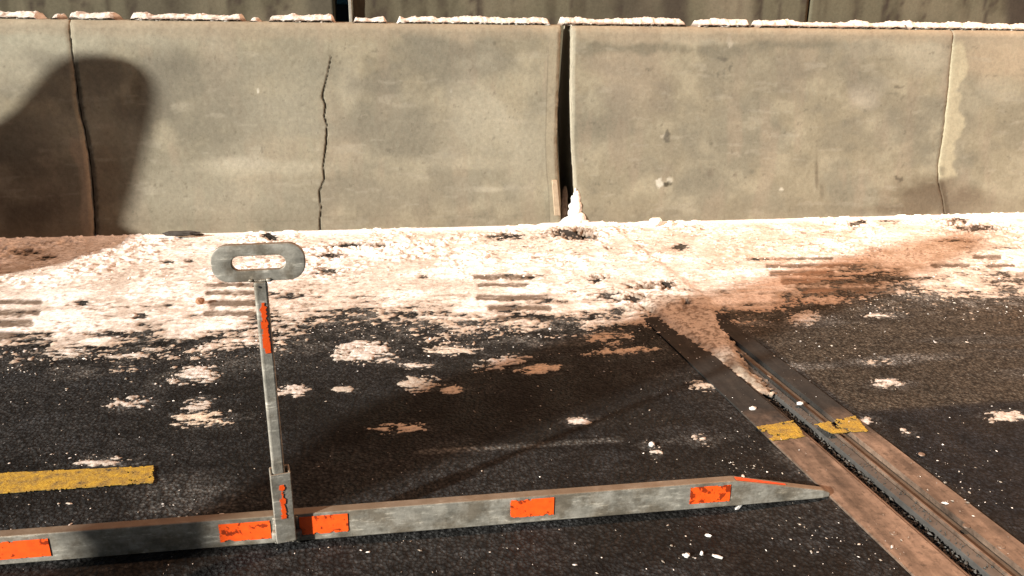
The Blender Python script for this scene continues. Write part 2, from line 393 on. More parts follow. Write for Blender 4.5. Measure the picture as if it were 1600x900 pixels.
# wall foot position
wall_d = 3.985-Y
h = -0.0015 + 0.0105*cov + 0.009*(wob-0.5) + 0.010*(wob2-0.5) + 0.024*(fine-0.5)*ss(1.1, 0.1, cov) + 0.004*(fine-.5) + 0.010*ss(-4, 10, tl)*ss(640, 570, PY)
chunk = ss(0.50, 0.62, wob2)*ss(0.46, 0.60, fbm(X, Y, 0.3, 3, 95))
h += 0.007*chunk*np.clip(cov, 0, 1)*ss(1.2, 0.3, wall_d)
bank = ss(0.42, 0.03, wall_d)
smoothpart = ss(0.15, 0.04, wall_d)
h = h*(1-smoothpart*0.8) + 0.006*smoothpart
# individual bare spots and hollows
holes = [(895, 367, 38, 7, 1), (905, 372, 25, 6, 1), (1012, 450, 26, 5, .5), (1040, 450, 14, 6, 1), (985, 470, 22, 6, 1), (1070, 480, 6, 5, 1), (790, 370, 22, 5, .8),
         (555, 384, 22, 3.5, .9), (590, 384, 16, 3, .7), (525, 385, 14, 3, .6), (262, 410, 9, 2.5, .8), (295, 409, 7, 2.5, .8), (1065, 386, 12, 5, .8),
         (1525, 358, 40, 5, .9), (1492, 346, 22, 5, .9), (815, 432, 26, 3, .6), (935, 438, 14, 5, .7), (1335, 352, 10, 5, .9), (1345, 348, 8, 4, .9),
         (420, 372, 10, 6, 1), (390, 370, 6, 3, .6), (130, 475, 9, 5, .8), (220, 495, 10, 3.5, .8), (180, 523, 40, 4, .5), (520, 400, 20, 4, .6), (505, 425, 25, 6, .5), (450, 462, 30, 5, .5),
         (1395, 345, 20, 3, .4), (40, 395, 18, 4, .6), (75, 403, 12, 4, .6), (950, 462, 18, 6, .6), (700, 402, 9, 3, .5), (1180, 405, 14, 3, .5), (660, 432, 8, 3, .5), (1500, 376, 30, 3, .4), (1570, 388, 25, 3, .4)]
hole = np.zeros(X.shape)
for cx, cy, rx, ry, s in holes:
    hole = np.maximum(hole, s*blob(PX, PY, cx, cy, rx*0.9, ry*0.85, 0.8, 1.8*(wob2-0.5)+2.2*(fine-0.5)))
h -= 0.022*hole
brm = np.zeros(X.shape)
for x0, y0, x1, y1, tt in BARS:
    d = seg_dist(PX, PY, [(x0, y0), (x1, y1)]) + 5*(wob2-0.5) + 3*(fine-.5)
    brm = np.maximum(brm, 1-ss(tt*0.55, tt*1.15, d))
h = np.where(brm > 0.05, np.maximum(h-brm*0.006, np.minimum(h, 0.0016+0.004*(fine-.5))), h)
spk = ss(0.655, 0.74, fbm(X*0.7, Y*1.3, 0.02, 3, 120, 0.6))*ss(0.45, 0.6, fbm(X, Y, 0.25, 3, 130))*(1-smoothpart)
h -= spk*0.006
h = np.clip(h, -0.012, 0.12)
hd = h.copy()
h = np.where(h > 0, 0.0002+0.42*h + 0.0016*(fine-0.5)*np.clip(h/0.004, 0, 1) + 0.006*chunk*np.clip(cov, 0, 1)*ss(1.0, 0.4, wall_d), h)
relj = X-jx(Y)
h = h + 0.006*ss(-4, 10, tl)*ss(640, 570, PY)*(h > 0)
h = h + 0.0095*ss(-0.16, -0.11, relj)*ss(0.25, 0.20, relj)*ss(2.55, 2.8, Y)*(h > 0)
C = np.zeros(X.shape+(3,)) + np.array([0.74, 0.71, 0.675])
C = lerp(C, [0.88, 0.88, 0.88], np.clip(chunk*0.9+0.75*ss(0.48, 0.60, wob)+0.7*smoothpart, 0, 1))
C = lerp(C, [0.48, 0.39, 0.31], ss(0.48, 0.62, lowf*0.4+fine*0.6)*0.55*(1-smoothpart))
C = lerp(C, [0.40, 0.345, 0.29], (1-ss(0.003, 0.0115, hd))*0.85*(1-smoothpart))
C = lerp(C, [0.30, 0.255, 0.21], (1-ss(-0.2, 0.75, cov+0.8*(streak-.5)))*0.6)
C = lerp(C, [0.10, 0.085, 0.07], (1-ss(0.0, 0.0035, hd))*0.9*(1-smoothpart))
C = lerp(C, [0.44, 0.38, 0.32], ss(-6, 6, tl)*0.8); C = lerp(C, [0.22, 0.19, 0.15], ss(-6, 6, tl)*ss(540, 585, PY)*0.9)
C = lerp(C, [0.14, 0.11, 0.085], ss(-6, 6, tl)*ss(0.52, 0.62, fine)*0.75)
C = lerp(C, [0.22, 0.175, 0.14], ss(0.58, 0.68, fine)*ss(0.45, 0.62, wob2)*ss(1.3, 0.5, wall_d+0.6*(lowf-.5))*(1-smoothpart)*0.85)
C = lerp(C, [0.56, 0.46, 0.36], ss(0.45, 0.75, wob2)*ss(0.2, -0.0, np.clip(cov, -1, 1)-0.35)*0.6)
C = lerp(C, [0.20, 0.15, 0.11], np.clip(hole*0.9+spk*0.75, 0, 1)*0.8)
C = lerp(C, [0.13, 0.10, 0.075], brm*0.9*ss(0.30, 0.45, wob2))
C = lerp(C, [0.60, 0.40, 0.28], blob(PX, PY, 1230, 430, 130, 60, 0.6, wob-0.5)*ss(0.4, 0.6, streak)*0.35)  # amber-lit shade painted into the snow colour, here and below
C = lerp(C, [0.62, 0.50, 0.42], blob(PX, PY, 1400, 365, 130, 18, 0.6, wob-0.5)*ss(0.35, 0.6, streak)*0.3)
keep = (np.maximum.reduce([h[:-1, :-1], h[1:, :-1], h[:-1, 1:], h[1:, 1:]]) > -0.001)
V = np.stack([X, Y, h], -1).reshape(-1, 3)
Vc, Fc, Cc = compact(V, grid_faces(len(sx), len(sy), keep), C.reshape(-1, 3))
tag(link('snow_bank', mesh_np('snow_bank', Vc, Fc, Cc), M_SNOW), 'dirty packed snow strip lying along the foot of the concrete barriers', 'snow', kind='stuff')

# ------------------------------------------------------------------ snow patches on the asphalt
def snow_patch(px, py, rw, rh, label, seed, hgt=0.012, thr=0.0, col=(0.86, 0.83, 0.77), slant=0.0, ragged=1.0):
    c = G(px, py); e = G(px+rw, py); tpt = G(px, py-rh); bpt = G(px, py+rh)
    rx = np.hypot(*(e-c)[:2]); ry = abs(tpt[1]-bpt[1])/2
    n_x = int(min(210, max(34, 4.6*rx/0.0034))); n_y = int(min(150, max(26, 4.6*ry/0.0042)))
    u = np.linspace(-2.3*rx, 2.3*rx, n_x); v = np.linspace(-2.3*ry, 2.3*ry, n_y)
    X, Y = np.meshgrid(u, v); Ys = Y - slant*X
    rx *= 0.9; ry *= 0.88; r = np.hypot(X/rx, Ys/ry)
    w1 = fbm(X*0.45, Y*1.1, 0.028, 5, 200+seed, 0.7); w2 = fbm(X*0.55, Y*1.2, 0.012, 4, 300+seed, 0.7)
    f = (1-r)*0.9 + ragged*(2.9*(w1-0.5)+3.6*(w2-0.5)) + thr - 2*ss(1.6, 2.2, r)
    h = 0.26*hgt*np.tanh(2.2*f)*(0.65+0.7*w2)
    keep = (np.maximum.reduce([h[:-1, :-1], h[1:, :-1], h[:-1, 1:], h[1:, 1:]]) > 0.0003)
    C = np.zeros(X.shape+(3,)) + np.array(col)
    C = lerp(C, [0.40, 0.34, 0.27], (1-ss(0.15, 0.7, f))*0.8); C = lerp(C, [0.10, 0.085, 0.07], (1-ss(0.0, 0.22, f))*0.85); C = lerp(C, [0.40, 0.36, 0.31], ss(0.50, 0.66, w2)*0.7)
    V = np.stack([X, Y, np.maximum(h, -0.003)], -1).reshape(-1, 3)
    Vc, Fc, Cc = compact(V, grid_faces(n_x, n_y, keep), C.reshape(-1, 3))
    o = link('snow_patch', mesh_np('snow_patch', Vc, Fc, Cc), M_SNOW, None, (c[0], c[1], 0.0))
    return tag(o, label, 'snow patch', 'snow patches scattered on the asphalt')
W_, B_, GY_ = (0.62, 0.61, 0.60), (0.62, 0.50, 0.38), (0.42, 0.40, 0.36)
for a in PATCHES:
    sl2 = a[9] if len(a) > 9 else 0.0
    snow_patch(*a[:5], a[5], a[6], a[7], a[8], slant=sl2)

# ------------------------------------------------------------------ small loose bits (one mesh each)
def chips(name, pts, mat_, label, cat, cols, parent=None, flat=0.6):
    """pts: (x, y, z, size)"""
    base_v = np.array([(1, 0, 0), (-1, 0, 0), (0, 1, 0), (0, -1, 0), (0, 0, 1), (0, 0, -1), (.7, .7, .3), (-.7, .6, .35), (.6, -.7, .3), (-.6, -.7, .3)], float)
    rng = np.random.RandomState(len(pts))
    bm = bmesh.new(); 
    for v in base_v: bm.verts.new(v)
    bmesh.ops.convex_hull(bm, input=bm.verts); bm.verts.index_update()
    F0 = []
    bmesh.ops.triangulate(bm, faces=bm.faces)
    bm.verts.ensure_lookup_table()
    vv = np.array([v.co[:] for v in bm.verts]); F0 = np.array([[v.index for v in f.verts] for f in bm.faces]); bm.free()
    Vs, Fs, Cs = [], [], []
    for i, (x, y, z, s) in enumerate(pts):
        a = rng.rand()*6.28; k = vv*(0.7+0.6*rng.rand(*vv.shape))*np.array([s*(0.8+0.9*rng.rand()), s*(0.5+0.5*rng.rand()), s*flat])
        R2 = np.array([[cos(a), -sin(a), 0], [sin(a), cos(a), 0], [0, 0, 1]])
        Vs.append(k@R2.T+np.array([x, y, z])); Fs.append(F0+i*len(vv))
        c = np.array(cols[rng.randint(len(cols))]); Cs.append(np.tile(c, (len(vv), 1)))
    me = mesh_np(name, np.concatenate(Vs), np.concatenate(Fs), np.concatenate(Cs), False)
    o = link(name, me, mat_, parent)
    if cat: tag(o, label, cat, kind='stuff')
    else: o['kind'] = 'stuff'
    return o
rng = np.random.RandomState(5); pts = []
# general sprinkle, denser near the snow
for _ in range(1000):
    px = rng.uniform(-60, 1660); yb0 = np.interp(px, yb_x, yb_y)
    py = yb0 + rng.exponential(26)
    if py > 905: continue
    g = G(px, py); pts.append((g[0], g[1], 0.0015, 0.0009+min(0.005, rng.exponential(0.0011))))
for _ in range(420):
    px = rng.uniform(-60, 1660); py = rng.uniform(520, 905); g = G(px, py)
    pts.append((g[0], g[1], 0.001, rng.exponential(0.0006)+0.0005))
for cx, cy, rx, ry, n_ in [(80, 780, 90, 40, 60), (120, 715, 70, 14, 50), (300, 590, 60, 16, 60), (200, 630, 60, 10, 25), (320, 645, 60, 18, 30), (1160, 700, 50, 45, 70), (1020, 700, 30, 25, 25),
                           (1500, 780, 60, 60, 110), (1450, 720, 40, 40, 30), (1060, 850, 40, 30, 26), (1330, 860, 80, 40, 70), (290, 800, 40, 20, 40), (760, 850, 200, 40, 30), (1300, 540, 90, 40, 50), (600, 750, 90, 20, 12),
                           (520, 855, 90, 20, 20), (1250, 820, 40, 30, 20), (1210, 600, 60, 30, 60), (950, 640, 90, 20, 16), (1560, 645, 50, 14, 20), (490, 690, 90, 40, 8), (1190, 740, 60, 12, 22)]:
    for _ in range(int(n_*0.6)):
        g = G(rng.normal(cx, rx*0.55), rng.normal(cy, ry*0.55)); pts.append((g[0], g[1], 0.001, min(0.006, rng.exponential(0.0010)+0.0005)))
pts = [p for p in pts if p[1] > 1.0 and not (1.485 < p[1] < 1.515 and p[0] < 1.02)]
pts = [(x, y, z+(0.006 if -0.11 < x-jx(y) < 0.21 else 0), s) for x, y, z, s in pts if not (0.0 < x-jx(y) < 0.13)]
chips('snow_crumbs', pts, M_SNOW, 'tiny crumbs of snow and ice sprinkled over the asphalt', 'snow crumbs', [(0.7, 0.68, 0.65), (0.5, 0.45, 0.39), (0.3, 0.27, 0.23), (0.22, 0.2, 0.17), (0.8, 0.78, 0.76)])
pts = []
for _ in range(420):
    px = rng.uniform(0, 1600); py = rng.uniform(362, 440); g = G(px, py)
    if g[1] < 3.95: pts.append((g[0], g[1], rng.uniform(0.003, 0.008), rng.uniform(0.002, 0.007)))
chips('snow_lumps', pts, M_SNOW, 'small broken snow lumps lying all over the snow strip', 'snow lumps', [(0.9, 0.88, 0.84), (0.86, 0.8, 0.72), (0.78, 0.7, 0.6)])

def clod(name, px, py, rad, mat_, label, cat, z=0.0, sq=(1, 1, 1), seed=0, colr=None, rot=0.0, group=None, sub=2):
    c = G(px, py, z); r2 = random.Random(seed)
    bm = bmesh.new(); bmesh.ops.create_icosphere(bm, subdivisions=sub, radius=1)
    for v in bm.verts:
        k = 1+0.32*(r2.random()-0.5)
        v.co = Vector((v.co.x*sq[0]*rad*k, v.co.y*sq[1]*rad*k, v.co.z*sq[2]*rad*k+rad*sq[2]*0.6))
    me = bpy.data.meshes.new(name); bm.to_mesh(me); bm.free()
    if colr:
        a = me.color_attributes.new('Col', 'FLOAT_COLOR', 'POINT')
        for d in a.data: d.color = (*colr, 1)
    o = link(name, me, mat_, None, (c[0], c[1], z)); o.rotation_euler = (0, 0, rot)
    return tag(o, label, cat, group)
for i, (px, py, rr_, sq, rot, lb) in enumerate([
    (1085, 870, .0075, (1.0, .8, .8), .3, 'squarish ice chunk, left one of the row in front of the bar'),
    (1094, 867, .006, (.8, .7, 1.1), 1.2, 'small upright ice chunk between its two longer neighbours'),
    (1098, 871, .007, (1.9, .6, .6), -.5, 'longest ice chunk, elongated and pointing right in front of the bar'),
    (1106, 838, .006, (1.3, .7, .7), -.5, 'grey ice chunk farther back, alone near the bar tip'),
    (1068, 868, .0035, (1, 1, .8), 0, 'tiny ice bead left of the row of chunks'),
    (1154, 794, .007, (1.8, .6, .5), .5, 'pale ice sliver touching the front of the bar near its tip'),
    (1018, 697, .009, (1.1, .9, .9), .2, 'bright white ice lump behind the bar near the joint'),
    (1176, 641, .012, (1.3, .9, .7), .2, 'rounded ice lump beside the left joint plate'),
    (1250, 632, .009, (1.3, .9, .7), .2, 'ice lump lying on the joint plates'),
]):
    x_off = {0: -6, 1: 2, 2: 14}.get(i, 0) if i < 3 else 0
    clod('ice_chunk', px+x_off-6*(i == 0)+ (8 if i == 2 else 0), py, rr_, M_SNOW, lb, 'ice chunk', 0, sq, i, (0.62, 0.61, 0.59), rot, 'loose ice chunks on the asphalt', 1)
clod('dirt_clod', 313, 474, 0.016, M_BROWN, 'brown round clod lying on the snow left of the handle', 'clod', 0.005, (1, 1, .9), 3, None, 0)
clod('snow_lump', 1024, 352, 0.033, M_SNOW, 'round snow lump at the barrier foot right of the open gap', 'snow lump', 0.003, (1.1, .9, .8), 4, (0.88, 0.82, 0.74))
clod('snow_lump', 1048, 352, 0.018, M_SNOW, 'smaller snow lump beside the round one at the barrier foot', 'snow lump', 0.004, (1.1, .9, .9), 5, (0.82, 0.74, 0.66))
clod('pebble', 1469, 333, 0.018, M_BROWN, 'round brown pebble at the foot of the plastered barrier joint', 'pebble', 0.005, (1, 1, 1), 6)
clod('asphalt_lump', 283, 367, 0.03, M_DARKCLOD, 'flat black lump against the barrier foot left of the handle', 'asphalt lump', 0.018, (2.9, .6, .42), 7, None, 0, None, 3)
clod('asphalt_lump', 311, 368, 0.012, M_DARKCLOD, 'small black crumb at the right end of the flat black lump', 'asphalt lump', 0.004, (2.0, .6, .5), 8)

# ------------------------------------------------------------------ concrete barriers
YB, LEAN, HB = 3.97, 0.135/0.955, 0.955
def face_y(z): return YB + LEAN*np.asarray(z)
def face_pt(px, py):
    """point where the pixel ray meets the leaning barrier face -> (x, z)"""
    d = ray(px, py)   # y = YB + LEAN*z
    t = (YB + LEAN*CH)/(d[1]-LEAN*d[2]); return (t*d[0], CH+t*d[2])
def path(pp):
    q = [face_pt(*p) for p in pp]; q.sort(key=lambda a: a[1]); return q
JA = path([(108, 28), (111, 60), (118, 115), (124, 165), (133, 205), (140, 245), (145, 290), (148, 330), (150, 380)])
GL = path([(877, 40), (876, 60), (874, 110), (872, 165), (870, 225), (872, 270), (875, 300), (877, 360)])
GR = path([(894, 40), (894, 60), (893, 110), (893, 165), (892, 225), (895, 270), (898, 300), (900, 360)])
JD = path([(1491, 45), (1486, 95), (1481, 150), (1474, 210), (1466, 260), (1467, 285), (1473, 310), (1478, 345)])
CR = path([(514, 66), (517, 90), (514, 108), (510, 125), (505, 145), (504, 152), (509, 165), (507, 182), (511, 195), (510, 225), (505, 262), (507, 280), (499, 300), (502, 325), (500, 345), (501, 366)])
def interp_path(q, z):
    zz = [a[1] for a in q]; xx = [a[0] for a in q]
    return np.interp(z, zz, xx)
CONC = np.array([0.335, 0.298, 0.215]); CK = np.array([0.625, 0.645, 0.65])
def wall_colors(X, Z):
    Yw = face_y(Z); PX, PY = P(X, Yw, Z)
    n1 = fbm(X, Z, 0.45, 5, 500); n2 = fbm(X, Z*1.3, 0.13, 5, 510); n3 = fbm(X*2.2, Z*0.5, 0.2, 4, 520); n4 = fbm(X, Z, 0.02, 3, 530)
    C = np.zeros(X.shape+(3,)) + CONC
    C = lerp(C, [0.265, 0.247, 0.190], ss(0.45, 0.58, n1)*0.75)
    C = lerp(C, [0.43, 0.39, 0.29], ss(0.50, 0.70, n2)*0.5); C = lerp(C, [0.23, 0.21, 0.16], ss(0.46, 0.28, n2)*0.4)
    C = lerp(C, [0.36, 0.30, 0.225], ss(0.52, 0.68, n3)*0.5)
    w = 1.1*(n2-0.5)
    def b(cx, cy, rx, ry, col, s, soft=0.5, k=1.0):
        nonlocal C
        C = lerp(C, col, blob(PX, PY, cx, cy, rx, ry, soft, w*k if max(rx, ry) > 12 else 2.4*(n4-0.5))*s)
    pale, dark, wet = [0.47, 0.43, 0.33], [0.20, 0.185, 0.14], [0.12, 0.085, 0.055]
    b(60, 75, 85, 40, [0.44, 0.43, 0.34], .8); b(20, 110, 40, 30, pale, .5)
    b(235, 50, 110, 14, pale, .55); b(270, 90, 26, 35, dark, .45, .6); b(330, 190, 90, 30, dark, .35)
    b(470, 120, 70, 110, [0.30, 0.285, 0.225], .5); b(360, 150, 60, 60, pale, .3)
    b(420, 262, 110, 14, pale, .85, .45); b(385, 255, 40, 10, [0.5, 0.46, 0.37], .6); b(720, 255, 90, 11, pale, .55); b(760, 296, 28, 5, [0.52, 0.48, 0.38], .8); b(280, 262, 40, 4, dark, .3)
    b(545, 135, 18, 45, pale, .55); b(735, 160, 35, 45, pale, .8); b(738, 115, 9, 20, [0.42, 0.34, 0.26], .6); b(770, 190, 35, 35, pale, .5); b(700, 95, 70, 35, dark, .35)
    b(640, 200, 80, 60, [0.29, 0.265, 0.205], .5); b(600, 300, 150, 40, [0.30, 0.265, 0.2], .45); b(830, 260, 40, 60, pale, .3)
    b(990, 105, 60, 80, [0.37, 0.305, 0.235], .5); b(1000, 75, 90, 9, dark, .75, .5, 2); b(1130, 80, 40, 10, dark, .75, .5, 2); b(1250, 68, 55, 9, dark, .75, .5, 2); b(1055, 58, 20, 8, pale, .6); b(905, 66, 20, 10, dark, .3)
    b(1140, 66, 5, 10, [0.55, 0.5, 0.4], .9, .4, 0); b(1090, 64, 40, 7, pale, .5)
    b(1130, 93, 8, 3.5, [.1, .09, .07], .9, .4, 1); b(1140, 107, 3, 6, [.1, .09, .07], .8, .4, 1); b(1122, 116, 2.5, 5, [.1, .09, .07], .8, .4, 1); b(1131, 118, 2.5, 6, [.1, .09, .07], .8, .4, 1)
    b(1440, 90, 42, 26, pale, .8); b(1380, 75, 50, 14, pale, .5, .5, 2); b(1350, 152, 22, 18, [0.50, 0.45, 0.36], .8); b(1375, 130, 18, 14, pale, .55); b(1400, 105, 40, 18, dark, .25)
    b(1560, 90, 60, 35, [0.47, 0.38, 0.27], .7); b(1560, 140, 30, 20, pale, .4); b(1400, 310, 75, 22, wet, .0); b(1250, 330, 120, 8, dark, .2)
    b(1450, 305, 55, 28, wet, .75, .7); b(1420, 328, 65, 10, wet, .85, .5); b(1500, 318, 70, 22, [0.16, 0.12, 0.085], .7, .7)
    b(1404, 280, 5, 4, [.13, .11, .08], .9, .4, .5); b(1276, 272, 2.5, 26, [.17, .14, .1], .7, .5, 1); b(1284, 300, 3, 14, [.17, .14, .1], .5, .5, 1)
    b(1109, 271, 5, 5, [.2, .17, .13], .7, .5, .5); b(1148, 274, 5, 4, [.17, .14, .11], .8, .5, .5); b(1176, 269, 4, 3, dark, .6); b(1404, 136, 8, 2, [.15, .13, .1], .7, .5, 1); b(1392, 146, 10, 2, dark, .6)
    b(272, 101, 4, 4, [.15, .13, .1], .7, .4, 0); b(325, 49, 4, 6, [.22, .19, .15], .6)
    b(403, 143, 2, 5.5, [.7, .66, .55], .95, .4, .3); b(705, 143, 1.6, 4, [.62, .58, .5], .9, .4, .3); b(1221, 296, 3, 2, [.7, .66, .55], .9, .4, 0)
    b(1036, 212, 4, 3, [.55, .5, .4], .9, .4, .5); b(1043, 214, 4.5, 7, [.1, .09, .07], .9, .4, .8); b(1031, 287, 4, 7, [.75, .72, .62], .95, .4, .5); b(1045, 281, 4, 3.5, [.6, .56, .46], .9, .4, .5); b(1043, 289, 4.5, 4, [.08, .07, .05], .95, .4, .2)
    # broad cloudy damp areas; last row paints a ragged edge for the left shadow
    big, bigp = [0.225, 0.208, 0.165], [0.43, 0.40, 0.31]
    b(700, 95, 95, 42, big, .6, .8, 2.2); b(330, 165, 95, 50, big, .55, .8, 2.2); b(620, 190, 90, 70, big, .4, .8, 2.2); b(270, 90, 30, 45, big, .6, .8, 2.2); b(600, 310, 200, 34, big, .4, .8, 2)
    b(1180, 110, 110, 50, big, .45, .8, 2.2); b(1400, 190, 60, 50, big, .4, .8, 2.2); b(1010, 210, 80, 80, big, .3, .8, 2); b(1340, 110, 50, 28, big, .35, .8, 2)
    b(340, 300, 110, 45, bigp, .45, .9, 2); b(450, 200, 50, 70, bigp, .4, .9, 2); b(745, 190, 40, 80, bigp, .5, .8, 2.5); b(830, 210, 30, 90, bigp, .3, .9, 2); b(240, 60, 120, 18, bigp, .6, .8, 2); b(40, 90, 90, 50, bigp, .5, .8, 2.5)
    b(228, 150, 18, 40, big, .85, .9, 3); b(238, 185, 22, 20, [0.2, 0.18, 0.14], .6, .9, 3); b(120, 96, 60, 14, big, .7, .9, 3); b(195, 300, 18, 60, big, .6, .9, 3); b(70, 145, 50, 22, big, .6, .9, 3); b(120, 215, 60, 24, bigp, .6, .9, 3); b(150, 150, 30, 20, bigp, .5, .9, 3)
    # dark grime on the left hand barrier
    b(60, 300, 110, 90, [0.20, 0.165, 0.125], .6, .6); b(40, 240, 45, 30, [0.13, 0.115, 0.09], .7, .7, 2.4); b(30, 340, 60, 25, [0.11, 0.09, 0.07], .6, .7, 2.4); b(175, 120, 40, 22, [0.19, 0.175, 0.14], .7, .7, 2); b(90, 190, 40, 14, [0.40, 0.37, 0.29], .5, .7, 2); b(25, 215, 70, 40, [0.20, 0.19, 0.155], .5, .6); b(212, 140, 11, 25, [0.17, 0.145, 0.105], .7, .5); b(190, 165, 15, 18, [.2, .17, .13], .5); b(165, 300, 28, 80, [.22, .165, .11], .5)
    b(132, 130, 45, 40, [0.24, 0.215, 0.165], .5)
    # faint form lines
    for y0, y1, s in [(346, 330, .45)]:
        d = np.abs(PY-np.interp(PX, [400, 900], [y0, y1+6])) + 2.2*(n4-.5)*2
        C = lerp(C, dark, (1-ss(0.4, 1.6, d))*ss(0.45, 0.55, n1+.03)*s*((PX > 380) & (PX < 880)))
    for z0, s in [(0.285, .35), (0.07, .3)]:
        C = lerp(C, [0.22, 0.2, 0.155], (1-ss(0.0012, 0.0045, np.abs(Z-z0-0.004*(n1-.5)+0.004*(n4-.5))))*ss(0.47, 0.6, n3)*s)
    C = lerp(C, [0.46, 0.425, 0.34], ss(0.66, 0.76, fbm(X*0.5, Z*2.0, 0.08, 4, 540, .6))*0.3)
    C = lerp(C, [0.17, 0.15, 0.115], ss(0.76, 0.80, fbm(X, Z, 0.03, 4, 550, .6))*0.5)
    # damp foot and top edge
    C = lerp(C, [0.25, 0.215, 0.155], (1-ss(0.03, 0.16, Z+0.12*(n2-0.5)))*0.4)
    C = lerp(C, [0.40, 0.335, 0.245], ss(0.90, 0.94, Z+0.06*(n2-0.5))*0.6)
    # crack staining and mortar strips
    dc = np.abs(X-interp_path(CR, Z)); up = ss(0.90, 0.80, Z)
    C = lerp(C, [0.17, 0.145, 0.105], (1-ss(0.004, 0.014, dc+0.012*(n4-.5)))*0.65*up)
    dj = X-interp_path(JA, Z)
    C = lerp(C, [0.11, 0.08, 0.055], (1-ss(0.004, 0.02, np.abs(dj-0.004)+0.03*(n4-.5)))*0.8*ss(0.97, 0.7, Z))
    C = lerp(C, [0.43, 0.34, 0.25], ss(-0.075, -0.055, dj+0.05*(n2-.5))*ss(0.0, -0.012, dj)*ss(0.50, 0.42, Z)*0.8)
    dp = X-interp_path(JD, Z)
    pl = ss(-0.006, 0.002, dp)*ss(0.115, 0.085, dp+0.16*(n2-.5)+0.05*(Z-.5))*ss(0.19, 0.23, Z+.05*(n2-.5))*ss(0.95, 0.90, Z)
    C = lerp(C, [0.53, 0.475, 0.335], pl*0.9)
    C = lerp(C, [0.12, 0.09, 0.06], (1-ss(0.004, 0.028, np.abs(dp-0.012)+.02*(n4-.5)))*ss(0.21, 0.17, Z)*0.9)
    C = lerp(C, [0.27, 0.24, 0.17], ss(0.0, 0.012, dp)*ss(0.05, .03, dp)*ss(0.28, 0.26, Z)*ss(0.21, 0.23, Z)*0.7)
    dg = X-interp_path(GL, Z)
    C = lerp(C, [0.38, 0.335, 0.245], ss(-0.062, -0.056, dg)*(dg < 0)*0.75)
    C = lerp(C, [0.18, 0.16, 0.12], (1-ss(0.001, 0.004, np.abs(dg+0.06)))*0.5*ss(0.9, 0.8, Z))
    dg2 = X-interp_path(GR, Z)
    C = lerp(C, [0.46, 0.42, 0.33], ss(0.022, 0.012, dg2)*(dg2 > -0.001)*0.8)
    return C*CK, n2, n4, dc*1.0, up
def barrier(xa, xb, label, step=0.006, chipl=0, chipr=0, crack=False):
    fz = np.linspace(-0.06, HB, 135)
    # profile: (y offset kind, z): front face, chamfer, top, back
    prof_z = list(fz) + [0.968, 0.979, 0.985, 0.986, 0.985, 0.95, 0.5, -0.06]
    prof_y = list(face_y(fz)) + [float(face_y(HB))+0.005, float(face_y(HB))+0.014, float(face_y(HB))+0.028, 4.21, 4.30, 4.315, 4.40, 4.46]
    pz = np.array(prof_z); py_ = np.array(prof_y)
    x0 = xa(pz); x1 = xb(pz)
    n = int(max((x1-x0).max()/step, 8))
    t = np.linspace(0, 1, n)
    Xg = x0[:, None]*(1-t)+x1[:, None]*t
    Zg = np.tile(pz[:, None], (1, n)); Yg = np.tile(py_[:, None], (1, n))
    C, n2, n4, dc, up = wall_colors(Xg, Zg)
    frontm = (np.arange(len(pz)) < 137)[:, None]
    # worn surface: gentle waves, pits, the crack as a real groove
    disp = 0.003*(fbm(Xg, Zg, 0.25, 3, 610)-0.5) + 0.0016*(n4-0.5)
    if crack: 
        wdt = 0.0032*ss(0.93, 0.55, Zg)**.5*(0.3+0.9*fbm(Zg, Xg*0, 0.05, 3, 640))
        disp = disp + 0.016*(1-ss(wdt*0.5, wdt*1.2, dc))*up
    # the top edge is uneven
    edge = ss(0.93, 0.975, Zg)*frontm
    Zg = Zg + edge*0.009*(fbm(Xg, Zg*0, 0.07, 4, 650)-0.6)
    # chipped vertical arris at the joints
    for side, amp in ((0, chipl), (1, chipr)):
        if amp:
            dist = (Xg-x0[:, None]) if side == 0 else (x1[:, None]-Xg)
            nn = fbm(Zg, Zg*0+side*9, 0.02, 3, 660)
            disp = disp + amp*(0.5+nn)*(1-ss(0.0, 0.018, dist))
            wobx = (fbm(Zg, Zg*0+3+side, 0.012, 3, 670)-0.5)*0.010*(1-ss(0.0, 0.02, dist))
            Xg = Xg + wobx*frontm
    Yg = Yg + disp*frontm
    V = np.stack([Xg, Yg, Zg], -1).reshape(-1, 3); F = grid_faces(n, len(pz))
    me = mesh_np('concrete_barrier', V, F, C)
    bm = bmesh.new(); bm.from_mesh(me)
    bm.verts.ensure_lookup_table()
    for side in (0, n-1):
        vs = [bm.verts[r*n+side] for r in range(len(pz))]
        try: bm.faces.new(vs if side == 0 else vs[::-1])
        except ValueError: pass
    bmesh.ops.recalc_face_normals(bm, faces=bm.faces)
    for f in bm.faces:
        if len(f.verts) > 4: f.smooth = False
    bm.to_mesh(me); bm.free()
    o = link('concrete_barrier', me, M_CONC)
    return tag(o, label, 'concrete barrier', 'concrete barriers along the shoulder')
ja = lambda z: interp_path(JA, z); jd = lambda z: interp_path(JD, z); gl = lambda z: interp_path(GL, z); gr = lambda z: interp_path(GR, z)
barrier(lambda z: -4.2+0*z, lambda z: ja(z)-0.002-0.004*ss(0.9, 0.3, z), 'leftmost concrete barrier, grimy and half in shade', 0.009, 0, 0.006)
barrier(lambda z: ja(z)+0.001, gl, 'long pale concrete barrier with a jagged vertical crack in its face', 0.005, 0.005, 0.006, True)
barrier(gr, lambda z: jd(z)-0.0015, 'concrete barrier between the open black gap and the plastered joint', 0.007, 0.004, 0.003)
barrier(lambda z: jd(z)+0.0015, lambda z: 7.5+0*z, 'rightmost concrete barrier with a pale plaster strip down its left end', 0.011, 0.003, 0)
